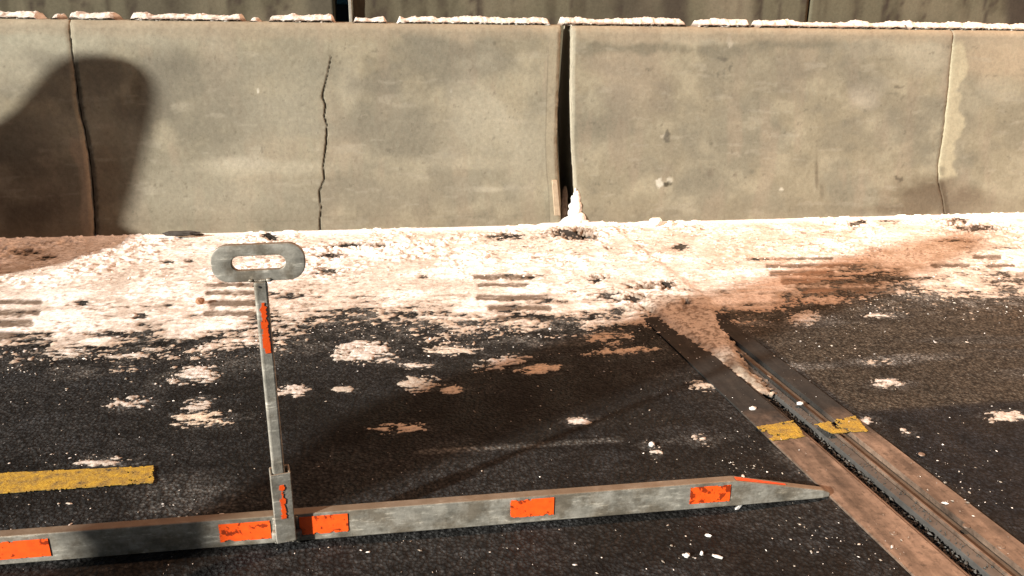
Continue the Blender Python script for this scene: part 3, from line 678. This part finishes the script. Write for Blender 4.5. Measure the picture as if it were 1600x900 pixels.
# snow and rubble in the open gap
gp = face_pt(889, 345)
def heap(name, label, cat, x, y, z, w0, w1, hh, seed, colr, depth=0.05):
    nx, nz = 40, 50; t = np.linspace(0, 2*pi, nx, endpoint=True); zz = np.linspace(0, 1, nz)
    T, Zz = np.meshgrid(t, zz)
    w = (w0*(1-Zz)**3 + w1*np.sqrt(np.clip(1-Zz**4, 0, 1))*(1.0-0.2*Zz))*(0.75+0.5*fbm(np.cos(T)*2+seed, np.sin(T)*2+Zz*9, 0.8, 4, seed+5, .6)) 
    nn = fbm(np.cos(T)+seed, np.sin(T)+Zz*2.5, 0.8, 4, seed, .45)
    r = w*(0.6+0.8*nn)
    X = x + r*np.cos(T) + 0.012*Zz; Y = y + r*np.sin(T)*depth/0.05*0.8 + LEAN*Zz*hh; Z = z + Zz*hh + 0.006*(nn-.5)
    C = np.zeros(X.shape+(3,))+np.array(colr)
    return tag(link(name, mesh_np(name, np.stack([X, Y, Z], -1).reshape(-1, 3), grid_faces(nx, nz), C), M_SNOW), label, cat)
bm = bmesh.new(); r2 = random.Random(12)
for dx, dz, rx_, rz_ in [(-0.012, 0.012, .062, .030), (0.018, 0.03, .045, .036), (0.0, 0.06, .036, .038), (0.008, 0.095, .030, .036), (0.006, 0.128, .025, .030), (0.012, 0.152, .018, .022), (0.045, 0.008, .04, .02), (-0.045, 0.004, .045, .018), (-0.012, 0.09, .018, .02), (0.022, 0.075, .018, .022)]:
    bmesh.ops.create_icosphere(bm, subdivisions=3, radius=1, matrix=Matrix.Translation((gp[0]+0.030+dx, 3.975+LEAN*dz, dz)) @ Matrix.Diagonal((rx_, 0.7*rx_, rz_, 1)))
me = bpy.data.meshes.new('snow_plug'); 
from mathutils import noise as mn
for v in bm.verts:
    n_ = mn.fractal(v.co*45, 0.6, 2.2, 4); v.co.x += 0.007*n_; v.co.z += 0.005*mn.fractal(v.co*60+Vector((5, 5, 5)), 0.6, 2.2, 4); v.co.y += 0.006*n_
bm.to_mesh(me); bm.free()
for p in me.polygons: p.use_smooth = True
a = me.color_attributes.new('Col', 'FLOAT_COLOR', 'POINT')
for d in a.data: d.color = (0.92, 0.91, 0.89, 1)
tag(link('snow_plug', me, M_SNOW), 'white snow heap plugging the foot of the open gap between barriers', 'snow')
heap('rubble_plug', 'brown rubble packed in the gap left of the white snow wedge', 'rubble', gp[0]-0.022, 4.022, 0.0, 0.02, 0.022, 0.19, 702, (0.17, 0.11, 0.075))
q0, q1, q2, q3 = face_pt(862, 281), face_pt(870, 281), face_pt(875, 336), face_pt(866, 336)
bm = bmesh.new(); a = []
for off in (0.012, -0.004):
    a.append([bm.verts.new((q[0], float(face_y(q[1]))-off, q[1])) for q in (q0, q1, q2, q3)])
bm.faces.new(a[0]); bm.faces.new(a[1][::-1])
for i in range(4): bm.faces.new((a[0][i], a[0][(i+1) % 4], a[1][(i+1) % 4], a[1][i]))
tag(bm_obj('board_strip', bm, M_DEBRIS, None, False, 0.002), 'thin pale strip of board leaning on the barrier left of the gap', 'board strip')
# small white chip clinging right of the gap
q = face_pt(899, 297)
o = clod('snow_chip', 899, 297, 0.008, M_SNOW, 'tiny white snow chip stuck to the barrier edge above the snow wedge', 'snow chip', 0, (.7, .6, 1.6), 9, (0.9, 0.88, 0.84))
o.location = (q[0], float(face_y(q[1]))-0.003, q[1]-0.008)

# ------------------------------------------------------------------ rear wall
def rear(xa, xb, label, seed, ztop=1.42):
    x = np.arange(xa, xb+0.001, 0.02); z = np.linspace(-0.06, ztop, 60)
    X, Z = np.meshgrid(x, z); PX, PY = P(X, 4.8+0*X, Z)
    n1 = fbm(X, Z, 0.3, 5, 800+seed); n2 = fbm(X*3.5, Z*0.35, 0.2, 5, 820+seed); n3 = fbm(X, Z, 0.04, 4, 840)
    C = np.zeros(X.shape+(3,))+np.array([0.10, 0.093, 0.064])
    C = lerp(C, [0.06, 0.053, 0.036], ss(0.48, 0.66, n2)*0.75); C = lerp(C, [0.14, 0.125, 0.088], ss(0.52, 0.7, n1)*0.6)
    C = lerp(C, [0.045, 0.036, 0.028], ss(0.60, 0.68, n2)*ss(0.5, 0.6, n3)*0.8)
    for cx, rx, s in [(1055, 22, .8), (1000, 40, .4), (500, 22, .5), (1592, 22, .9), (1387, 3, .9), (1540, 2.5, .8), (583, 2, .8), (747, 2.5, .8), (1218, 3, .6), (250, 60, .3), (960, 60, .3)]:
        C = lerp(C, [0.04, 0.032, 0.026], (1-ss(rx*.5, rx*1.3, np.abs(PX-cx)+6*(n3-.5)))*s)
    C = lerp(C, [0.22, 0.19, 0.14], (1-ss(20, 50, np.abs(PX-1140)))*.4)
    Yf = 4.8+0.03*(Z-1)+0.004*(n3-.5)
    nz, nx = X.shape
    V = np.stack([X, Yf, Z], -1).reshape(-1, 3)
    me = mesh_np('rear_wall', V, grid_faces(nx, nz), C)
    bm = bmesh.new(); bm.from_mesh(me)
    edges = [e for e in bm.edges if e.is_boundary]
    ret = bmesh.ops.extrude_edge_only(bm, edges=edges)
    nv = [v for v in ret['geom'] if isinstance(v, bmesh.types.BMVert)]
    for v in nv: v.co.y += 0.3
    es = [e for e in ret['geom'] if isinstance(e, bmesh.types.BMEdge)]
    bmesh.ops.holes_fill(bm, edges=es, sides=0)
    bmesh.ops.recalc_face_normals(bm, faces=bm.faces)
    bm.to_mesh(me); bm.free()
    return tag(link('rear_wall', me, M_CONC), label, 'concrete wall', 'rear wall sections behind the barriers')
xg0, xg1 = WY(527, 12, 4.8)[0], WY(545, 12, 4.8)[0]
rear(-4.5, xg0, 'dark rear concrete wall section left of the narrow blue gap', 1)
rear(xg1, 2.55, 'stained rear concrete wall section right of the narrow blue gap', 2)
rear(2.553, 7.5, 'streaky rear concrete wall section at the far right', 3)
pz_ = WY(547, 8, 4.78)
bm = box(bmesh.new(), (pz_[0], 4.775, 0.7), (0.016, 0.03, 1.3)); tag(bm_obj('gap_post', bm, plain('grey_paint', (0.30, 0.29, 0.25)), None, False, 0.002), 'slim pale grey post at the right side of the blue gap', 'post')
bp = empty('blue_box', (WY(536, 8, 5.2)[0], 5.22, 0))
tag(bp, 'small blue box glimpsed through the gap in the rear wall', 'box')
bm = box(bmesh.new(), (0, 0, 0.53), (0.16, 0.12, 1.06)); bm_obj('body', bm, M_DBLUE, bp, False, 0.006)
bm = box(bmesh.new(), (0, 0, 1.11), (0.17, 0.13, 0.10)); bm_obj('lid', bm, M_BLUE, bp, False, 0.006)

# ------------------------------------------------------------------ snow ridge on the barrier top
def ridge(p0, p1, hp, label, seed, dirt=0.25):
    xa, xb = WY(p0, 30, 4.15)[0], WY(p1, 30, 4.15)[0]
    L = xb-xa; nx = max(int(L/0.0045), 18); ny = 22
    x = np.linspace(xa, xb, nx); v = np.linspace(0, 1, ny)
    X, Vv = np.meshgrid(x, v)
    env = ss(0, 0.02, X-xa)*ss(0, 0.02, xb-X)
    top = hp*3.9/CF*(0.38+0.62*fbm(X, X*0, 0.07, 4, 900+seed, .6))
    h = env*top*(0.35+0.65*ss(0, 0.30, Vv))*ss(0, 0.12, 1-Vv)*(0.75+0.5*fbm(X, Vv*0.2, 0.016, 4, 930+seed, .6))
    nn = fbm(X, h+Vv*0.1, 0.018, 3, 960+seed)
    Y = 4.133+0.13*Vv + 0.022*(fbm(X, Vv*0.15, 0.03, 3, 950+seed)-.5)
    # undercut, lumpy front skirt
    ns = 9; s = np.linspace(0, 1, ns)[:, None]
    front_h = h[0]; yf = Y[0]
    nsk = fbm(np.tile(x, (ns, 1)), s*0.05+0*x, 0.014, 3, 970+seed, .6)
    SY = yf + 0.04*(nsk-.4)*(1-s*.6) + 0.010*(1-s); SZ = front_h*s
    V = np.concatenate([np.stack([np.tile(x, (ns-1, 1)), SY[:-1], 0.984+SZ[:-1]], -1), np.stack([X, Y, 0.984+h], -1)])
    nt_ = V.shape[0]
    C = np.zeros((nt_, nx, 3))+np.array([0.60, 0.565, 0.52])
    rel_ = (V[..., 2]-0.984)/(hp*3.9/CF)
    nd = fbm(V[..., 0], V[..., 2]*1.5, 0.03, 4, 980+seed, .6)
    C = lerp(C, [0.13, 0.085, 0.055], (1-ss(0.15, 0.5, rel_))*ss(0.56-dirt*.5, 0.64-dirt*.5, nd)*0.9)
    me = mesh_np('snow_ridge', V.reshape(-1, 3), grid_faces(nx, nt_), C)
    return tag(link('snow_ridge', me, M_SNOW), label, 'snow ridge', 'snow ridges on top of the barriers')
ordn = ['first', 'second', 'third', 'fourth', 'fifth', 'sixth', 'seventh', 'eighth', 'ninth', 'tenth', 'eleventh', 'twelfth']
for i, (a, b_, hp, kind, dirt) in enumerate([
    (-60, 62, 13, 'lumpy snow ridge reaching past the left picture edge', .1), (78, 96, 12, 'tiny snow nub between longer ridges above the left barrier', .3), (105, 184, 14, 'short thick snow ridge just right of the tiny nub', .1),
    (201, 381, 14, 'long uneven snow ridge above the rounded shade on the barrier', .3), (388, 406, 9, 'very small snow nub left of the blue gap', .3), (418, 524, 14, 'snow ridge ending at the blue gap in the rear wall', .3),
    (550, 606, 11, 'snow ridge starting at the slim post right of the blue gap', .1), (619, 862, 14, 'long clean snow ridge left of the open barrier gap', .15),
    (876, 1075, 17, 'snow ridge beginning right above the open barrier gap', .5), (1090, 1175, 15, 'short snow ridge with a flat top above the pitted barrier', .4),
    (1184, 1420, 15, 'snow ridge with a dark dirty underside at the upper right', .8), (1421, 1680, 15, 'pale snow ridge running past the right picture edge', .35)]):
    ridge(a, b_, hp, kind, i*7, dirt)

# ------------------------------------------------------------------ expansion joint
ej = empty('expansion_joint', (jx(1.3), 1.3, 0)); tag(ej, 'steel expansion joint of two rusty plates and a gravel filled groove crossing the road', 'expansion joint')
ejl = Vector((jx(1.3), 1.3, 0))
def jstrip(name, a0, a1, z0, z1, mat_, y0=-3.0, y1=3.93, bev=0.0015, label=None):
    bm = bmesh.new(); q = []
    for y in (y0, y1):
        q.append([bm.verts.new((jx(y)+u-ejl.x, y-ejl.y, z)) for u, z in ((a0, z0), (a1, z0), (a1, z1), (a0, z1))])
    bm.faces.new(q[0]); bm.faces.new(q[1][::-1])
    for i in range(4): bm.faces.new((q[0][i], q[1][i], q[1][(i+1) % 4], q[0][(i+1) % 4]))
    o = bm_obj(name, bm, mat_, ej, False, bev); 
    if label: o['label'] = label
    return o
jstrip('steel_plate', -0.107, 0.0, -0.075, 0.005, M_PLATE, label='left rusty steel plate')
jstrip('steel_plate', 0.130, 0.200, -0.075, 0.005, M_PLATE, label='right rusty steel plate')
jstrip('edge_rail', 0.0025, 0.009, -0.06, 0.002, M_PLATE); jstrip('edge_rail', 0.012, 0.018, -0.06, -0.004, M_PLATE)
jstrip('rubber_seal', 0.060, 0.089, -0.06, -0.006, M_GREYRAIL)
jstrip('edge_rail', 0.091, 0.098, -0.06, 0.001, M_PLATE)
jstrip('side_ledge', 0.100, 0.128, -0.06, -0.007, M_DEBRIS if False else plain('dark_brown', (0.075, 0.055, 0.038), 0.8))  # dark brown strip beside the right plate
for px, py in [(1396, 833), (1510, 822), (1564, 854), (1440, 710)]:
    c = G(px, py, 0.005); bm = bmesh.new()
    bmesh.ops.create_cone(bm, cap_ends=True, segments=20, radius1=0.0085, radius2=0.0078, depth=0.0022, matrix=Matrix.Translation((c[0]-ejl.x, c[1]-ejl.y, 0.0055)))
    bmesh.ops.create_cone(bm, cap_ends=True, segments=6, radius1=0.003, radius2=0.003, depth=0.001, matrix=Matrix.Translation((c[0]-ejl.x, c[1]-ejl.y, 0.0068)))
    bm_obj('bolt', bm, M_PLATE, ej)
pts = []
for _ in range(5200):
    y = rng.uniform(0.9, 3.2); u = rng.uniform(0.018, 0.060)
    pts.append((jx(y)+u-ejl.x, y-ejl.y, rng.uniform(-0.03, -0.012)-0.006*abs(u-.04)/.02, rng.uniform(0.002, 0.0048)))
for _ in range(500):
    y = rng.uniform(0.9, 3.2); u = rng.uniform(0.060, 0.09)
    pts.append((jx(y)+u-ejl.x, y-ejl.y, -0.0045, rng.uniform(0.0008, 0.0025)))
g = chips('gravel', pts, M_GRAVEL, None, None, [(0.1, 0.1, 0.1)], ej, 0.9)
g.location = (0, 0, 0)

# ------------------------------------------------------------------ yellow markings
def marking(poly, label, seed, wear, z=0.004):
    w = [G(*p)[:2] for p in poly]; xs = [a[0] for a in w]; ys = [a[1] for a in w]
    x = np.arange(min(xs)-0.01, max(xs)+0.01, 0.0028); y = np.arange(min(ys)-0.01, max(ys)+0.01, 0.0028)
    X, Y = np.meshgrid(x, y); sd_ = poly_sd(X, Y, w)
    f = sd_ + 0.009*(fbm(X, Y, 0.014, 3, 1000+seed, .6)-.45) + np.minimum(0, (0.62-wear-fbm(X, Y, 0.03, 4, 1010+seed, .65)))*0.6
    F = f[:-1, :-1] > 0
    V = np.stack([X, Y, z+0*X+0.0006*fbm(X, Y, .01, 2, 5)], -1).reshape(-1, 3); C = np.ones((V.shape[0], 3))
    Vc, Fc, Cc = compact(V, grid_faces(len(x), len(y), F), C)
    o = link('lane_marking', mesh_np('lane_marking', Vc, Fc, Cc, False), M_YEL)
    s_ = o.modifiers.new('solid', 'SOLIDIFY'); s_.thickness = 0.0015; s_.offset = -1
    return tag(o, label, 'lane marking', 'yellow lane markings')
marking([(-150, 748), (0, 742), (238, 731), (238, 757), (0, 773), (-150, 786)], 'long yellow lane dash at the left, ending near the post', 1, -0.10)
marking([(1182, 671), (1238, 661), (1258, 686), (1206, 693)], 'worn yellow paint remnant on the left joint plate', 2, 0.02, 0.0075)
marking([(1272, 667), (1335, 654), (1354, 677), (1300, 682)], 'worn yellow paint remnant on the right joint plate', 3, 0.03, 0.0075)

# ------------------------------------------------------------------ the steel bar with its post
BY = 1.488; BX = -0.24
bar_o = empty('handled_steel_bar', (BX, BY, 0)); tag(bar_o, 'galvanized steel bar with orange reflectors and an upright post with looped handle', 'steel bar')
def loc(pts): return [(x-BX, z) for x, z in pts]
BH, BD = 0.070, 0.024
XT, XE = 0.762, 1.008
# hollow rectangular tube, cut obliquely at the tip
bm = bmesh.new()
secs = []
for x in (-1.6, -0.8, -0.2, 0.3, XT):
    secs.append((x, BH, 0.0, BD))
secs += [(XE-0.02, 0.024, 0.002, BD-0.004), (XE, 0.013, 0.006, BD-0.010)]
prev = None
for i, (x, zt, yy, dp) in enumerate(secs):
    r = [bm.verts.new((x-BX, yy, 0.002)), bm.verts.new((x-BX, dp, 0.002)), bm.verts.new((x-BX, dp, zt)), bm.verts.new((x-BX, yy, zt))]
    if prev:
        for k in range(4): bm.faces.new((prev[k], prev[(k+1) % 4], r[(k+1) % 4], r[k]))
    else: bm.faces.new(r)
    prev = r
bm.faces.new(prev[::-1])
bm_obj('beam', bm, M_GALV, bar_o, False, 0.0028, 3)
def sticker(x0, x1, z0, z1, y=-0.0016, seed=0, dirty=0.0, tilt=0.0, label=None, slope=0.0, name='reflector', xs_at=None):
    nx, nz = int((x1-x0)/0.0012)+2, int((z1-z0)/0.0012)+2
    x = np.linspace(x0, x1, nx); z = np.linspace(z0, z1, nz); X, Z = np.meshgrid(x, z)
    e = np.minimum.reduce([X-x0, x1-X, Z-z0, z1-Z])
    f = e + 0.0035*(fbm(X, Z, 0.006, 3, 1100+seed, .6)-.38) - (0.004*ss(.62, .75, fbm(X, Z, 0.02, 3, 1150+seed)))
    keep = f[:-1, :-1] > 0
    n = fbm(X, Z, 0.012, 4, 1200+seed, .65); C = np.ones(X.shape+(3,))
    C = lerp(C, [0.16, 0.14, 0.3], ss(0.60-dirty, 0.66-dirty, n)*0.85)
    V = np.stack([X-BX, np.full(X.shape, y), Z+slope*(X-x0)], -1).reshape(-1, 3)
    Vc, Fc, Cc = compact(V, grid_faces(nx, nz, keep), C.reshape(-1, 3))
    o = link(name, mesh_np(name, Vc, Fc[:, ::-1], Cc, False), M_ORG, bar_o)
    s_ = o.modifiers.new('solid', 'SOLIDIFY'); s_.thickness = 0.0008; s_.offset = 1
    return o
sticker(-0.86, -0.709, 0.016, 0.058, seed=1, dirty=-0.02); sticker(-0.377, -0.273, 0.016, 0.060, seed=2, dirty=0.0)
sticker(-0.213, -0.112, 0.018, 0.063, seed=3, dirty=-0.06); sticker(0.240, 0.338, 0.019, 0.064, seed=4, dirty=-0.06); sticker(0.655, 0.752, 0.018, 0.062, seed=5, dirty=0.08)
# red-orange strip on the sloping top of the tip
me = bpy.data.meshes.new('reflective_strip'); ts = (0.024-BH)/(XE-0.02-XT)
n_ = 24; V = []; 
for i in range(n_+1):
    u = i/n_; x = XT+0.004+u*0.125; z = BH+ts*(x-XT)+0.0009
    V += [(x-BX, 0.003+0.003*u, z), (x-BX, 0.016-0.006*u, z)]
F = [(2*i, 2*i+2, 2*i+3, 2*i+1) for i in range(n_)]
o = link('reflective_strip', mesh_np('reflective_strip', V, F, np.tile([1, .8, .8], (len(V), 1)), False), M_ORG, bar_o)
s_ = o.modifiers.new('solid', 'SOLIDIFY'); s_.thickness = 0.0008; s_.offset = 1
# upright socket, post and looped handle; they lean a little like in the photo
up_rot = radians(12)
def tube(name, x, y, z0, z1, wx, wy, bev, parent, lean=0.0, m_=None, inner=0.0):
    bm = bmesh.new()
    ca, sa = cos(up_rot), sin(up_rot)
    def ring(z, wx_, wy_):
        return [bm.verts.new((x-BX+ca*u*wx_/2-sa*v*wy_/2+lean*z, y+sa*u*wx_/2+ca*v*wy_/2, z)) for u, v in ((-1, -1), (1, -1), (1, 1), (-1, 1))]
    a = ring(z0, wx, wy); b = ring(z1, wx, wy)
    for k in range(4): bm.faces.new((a[k], a[(k+1) % 4], b[(k+1) % 4], b[k]))
    bm.faces.new(a[::-1])
    if inner:
        c = ring(z1, wx*inner, wy*inner); d = ring(z1-0.02, wx*inner, wy*inner)
        for k in range(4):
            bm.faces.new((b[k], b[(k+1) % 4], c[(k+1) % 4], c[k])); bm.faces.new((c[k], c[(k+1) % 4], d[(k+1) % 4], d[k]))
        bm.faces.new(d)
    else: bm.faces.new(b)
    return bm_obj(name, bm, m_ or M_GALV, parent, False, bev, 3)
tube('socket', -0.242, -0.008, 0.020, 0.186, 0.040, 0.034, 0.007, bar_o, 0, None, 0.8)
tube('post', -0.2445, -0.008, 0.10, 0.598, 0.0245, 0.022, 0.0045, bar_o)
# weld bead and foot plate
bm = bmesh.new(); box(bm, (-0.0, -0.004, 0.024), (0.062, 0.018, 0.026)); bm_obj('weld_foot', bm, M_GALV, bar_o, True, 0.007, 3)
# orange worn tape on post and socket (narrow, blotchy)
def tape(x, z0, z1, w, yf, seed):
    nx, nz = 16, int((z1-z0)/0.0022)
    u = np.linspace(-1, 1, nx); z = np.linspace(z0, z1, nz); Uu, Z = np.meshgrid(u, z)
    f = (1-np.abs(Uu)) - 0.12 - 0.55*(1-ss(0.25, 0.6, fbm(Z, Z*0, 0.012, 3, seed))) + 2.0*(fbm(Uu*0.006, Z, 0.0065, 4, seed+3, .65)-.5)
    f = f*1.0 + 0.25*ss(z1, z0, Z) - 0.25*ss(z0, z1, Z)
    f = np.where((Z-z0 < 0.003), -1, f)
    ca, sa = cos(up_rot), sin(up_rot); wy = yf
    X = x-BX+ca*Uu*w/2+sa*wy; Yy = -0.008+sa*Uu*w/2-ca*wy
    V = np.stack([X, Yy, Z], -1).reshape(-1, 3); C = np.ones((V.shape[0], 3))
    Vc, Fc, Cc = compact(V, grid_faces(nx, nz, f[:-1, :-1] > 0), C)
    o = link('reflective_tape', mesh_np('reflective_tape', Vc, Fc, Cc, False), M_ORG, bar_o)
    s_ = o.modifiers.new('solid', 'SOLIDIFY'); s_.thickness = 0.0008; s_.offset = 0
    return o
tape(-0.2445, 0.448, 0.556, 0.0135, 0.0118, 31); tape(-0.242, 0.075, 0.160, 0.0125, 0.0178, 41)
# handle: stadium plate with a stadium hole
hc = (-0.2435, 0.634)
def stadium(w, h_, n=14, r=None):
    r = r or h_/2; o_ = []
    for cx, cz, a0 in ((w/2-r, h_/2-r, 0), (-w/2+r, h_/2-r, pi/2), (-w/2+r, -h_/2+r, pi), (w/2-r, -h_/2+r, 3*pi/2)):
        for i in range(n+1):
            a = a0+pi/2*i/n; o_.append((cx+r*cos(a), cz+r*sin(a)))
    return o_
bm = bmesh.new()
O_, I_ = stadium(0.168, 0.072, 14, 0.031), stadium(0.096, 0.028, 14)
TD = 0.011; hr = radians(3)
def hv(p, y):
    x, z = p; x2 = x*cos(hr); y2 = y + x*sin(hr)
    return bm.verts.new((hc[0]-BX+x2, -0.010+y2, hc[1]+z))
of, ob = [hv(p, -TD/2) for p in O_], [hv(p, TD/2) for p in O_]
if_, ib = [hv(p, -TD/2) for p in I_], [hv(p, TD/2) for p in I_]
n = len(O_)
for i in range(n):
    j = (i+1) % n
    bm.faces.new((of[i], of[j], if_[j], if_[i])); bm.faces.new((ob[j], ob[i], ib[i], ib[j]))
    bm.faces.new((of[j], of[i], ob[i], ob[j])); bm.faces.new((if_[i], if_[j], ib[j], ib[i]))
bmesh.ops.remove_doubles(bm, verts=bm.verts, dist=0.0002)
bm_obj('handle', bm, M_GALV, bar_o, True, 0.0018, 3)
for dx in (-0.012, 0.020):
    bm = bmesh.new(); bmesh.ops.create_icosphere(bm, subdivisions=2, radius=0.005, matrix=Matrix.Translation((hc[0]-BX+dx-0.004, -0.014, 0.600)) @ Matrix.Diagonal((1.3, 1, 0.8, 1)))
    bm_obj('weld_bead', bm, M_GALV, bar_o, True)

# ------------------------------------------------------------------ added blockers out of view that throw the shade, and the lamp
prof = [(0, 0), (0.135, 0), (0.14, 0.64), (0.21, 0.76), (0.36, 0.86), (0.42, 1.0), (0.43, 1.5), (0.38, 1.95), (0.28, 2.2), (0.14, 2.26), (0.04, 2.1), (0, 1.6)]  # added blocker, profile shaped to give the band of shade
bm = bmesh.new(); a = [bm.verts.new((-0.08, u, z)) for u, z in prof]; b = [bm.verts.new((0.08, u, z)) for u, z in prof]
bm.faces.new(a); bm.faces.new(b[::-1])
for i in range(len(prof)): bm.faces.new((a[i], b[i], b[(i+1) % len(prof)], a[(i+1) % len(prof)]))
o = bm_obj('road_shade_blocker', bm, M_BLOCKER, None, False, 0.02, 4); o.location = (-1.853, 0.665, 0); o.rotation_euler = (0, 0, math.atan2(0.486, 0.874))
tag(o, 'added unseen cabinet on a narrow foot out of view beside the camera', 'blocker')
tE = tan(SEL)/SAZ[0]; sil = []  # added blocker, outline traced back from the shadow on the wall
def back(x, y, z): D = x+2.6; return (y-D*SAZ[1]/SAZ[0], z+D*tE)
for p in [(0, 416), (40, 408), (85, 398), (130, 384), (158, 374)]: q = G(*p, 0.03); sil.append(back(*q))
for p in [(168, 355), (180, 320), (192, 280), (204, 230), (214, 190), (221, 155), (218, 130), (202, 108), (175, 92), (145, 86), (115, 92), (90, 108), (66, 140), (40, 172), (0, 200)]:
    q = face_pt(*p); sil.append(back(q[0], float(face_y(q[1])), q[1]))
sil = [(sil[0][0]-0.03, 0.0)]+sil+[(sil[-1][0]+0.1, 0.8), (3.93, 0.7), (3.93, 0.0)]
sil = [(min(y, 3.93), z) for y, z in sil]
bm = bmesh.new(); a = [bm.verts.new((-2.66, y, z)) for y, z in sil]; b = [bm.verts.new((-2.52, y, z)) for y, z in sil]
bm.faces.new(a); bm.faces.new(b[::-1])
for i in range(len(sil)): bm.faces.new((a[i], b[i], b[(i+1) % len(sil)], a[(i+1) % len(sil)]))
for v in bm.verts:
    if v.co.y > 3.93: v.co.y = 3.93
bmesh.ops.remove_doubles(bm, verts=bm.verts, dist=0.001)
tag(bm_obj('wall_shade_blocker', bm, M_BLOCKER, None, False, 0.01), 'added unseen blocker shaped to throw the shade on the left barrier', 'covered load')
sl_o = empty('street_lamp', (LAMP[0]+0.25, -1.2, 0)); tag(sl_o, 'street lamp out of view behind the camera at the right', 'street lamp')
bm = bmesh.new(); bmesh.ops.create_cone(bm, cap_ends=True, segments=20, radius1=0.09, radius2=0.05, depth=6.3, matrix=Matrix.Translation((0, 0, 3.15))); bm_obj('pole', bm, M_GALV, sl_o, True)
bm = bmesh.new(); box(bm, (-0.12, 1.35, 6.32), (0.05, 2.8, 0.05)); bm_obj('arm', bm, M_GALV, sl_o)
bm = bmesh.new(); box(bm, (-0.25, 2.9, 6.37), (0.3, 0.6, 0.12)); bm_obj('lamp_head', bm, M_GALV, sl_o, False, 0.03)

def bead(pts, rad, seed, name='weld_bead'):
    r2 = random.Random(seed); bm = bmesh.new()
    for x, y, z in pts:
        k = 0.7+0.6*r2.random()
        bmesh.ops.create_icosphere(bm, subdivisions=1, radius=rad*k, matrix=Matrix.Translation((x, y, z)) @ Matrix.Diagonal((1, 0.6, 1, 1)))
    return bm_obj(name, bm, M_GALV, bar_o, True)
bead([(-0.0245+0.001*random.random(), -0.001, 0.004+0.0035*i) for i in range(18)], 0.0034, 1)
bead([(0.0215+0.001*random.random(), -0.001, 0.004+0.0035*i) for i in range(18)], 0.0034, 2)
bead([(-0.020+0.0032*i, -0.001+0.0*i, 0.006) for i in range(13)], 0.0032, 3)
bead([(hc[0]-BX-0.014+0.0028*i, -0.0155, 0.5985+0.0015*abs(i-5)/5) for i in range(11)], 0.0028, 4)
bm = bmesh.new(); bmesh.ops.create_cone(bm, cap_ends=True, segments=12, radius1=0.0022, radius2=0.0022, depth=0.001, matrix=Matrix.Translation((-0.0055, -0.0195, 0.588)) @ Matrix.Rotation(pi/2, 4, 'X'))
bm_obj('drilled_hole', bm, M_RUB, bar_o)
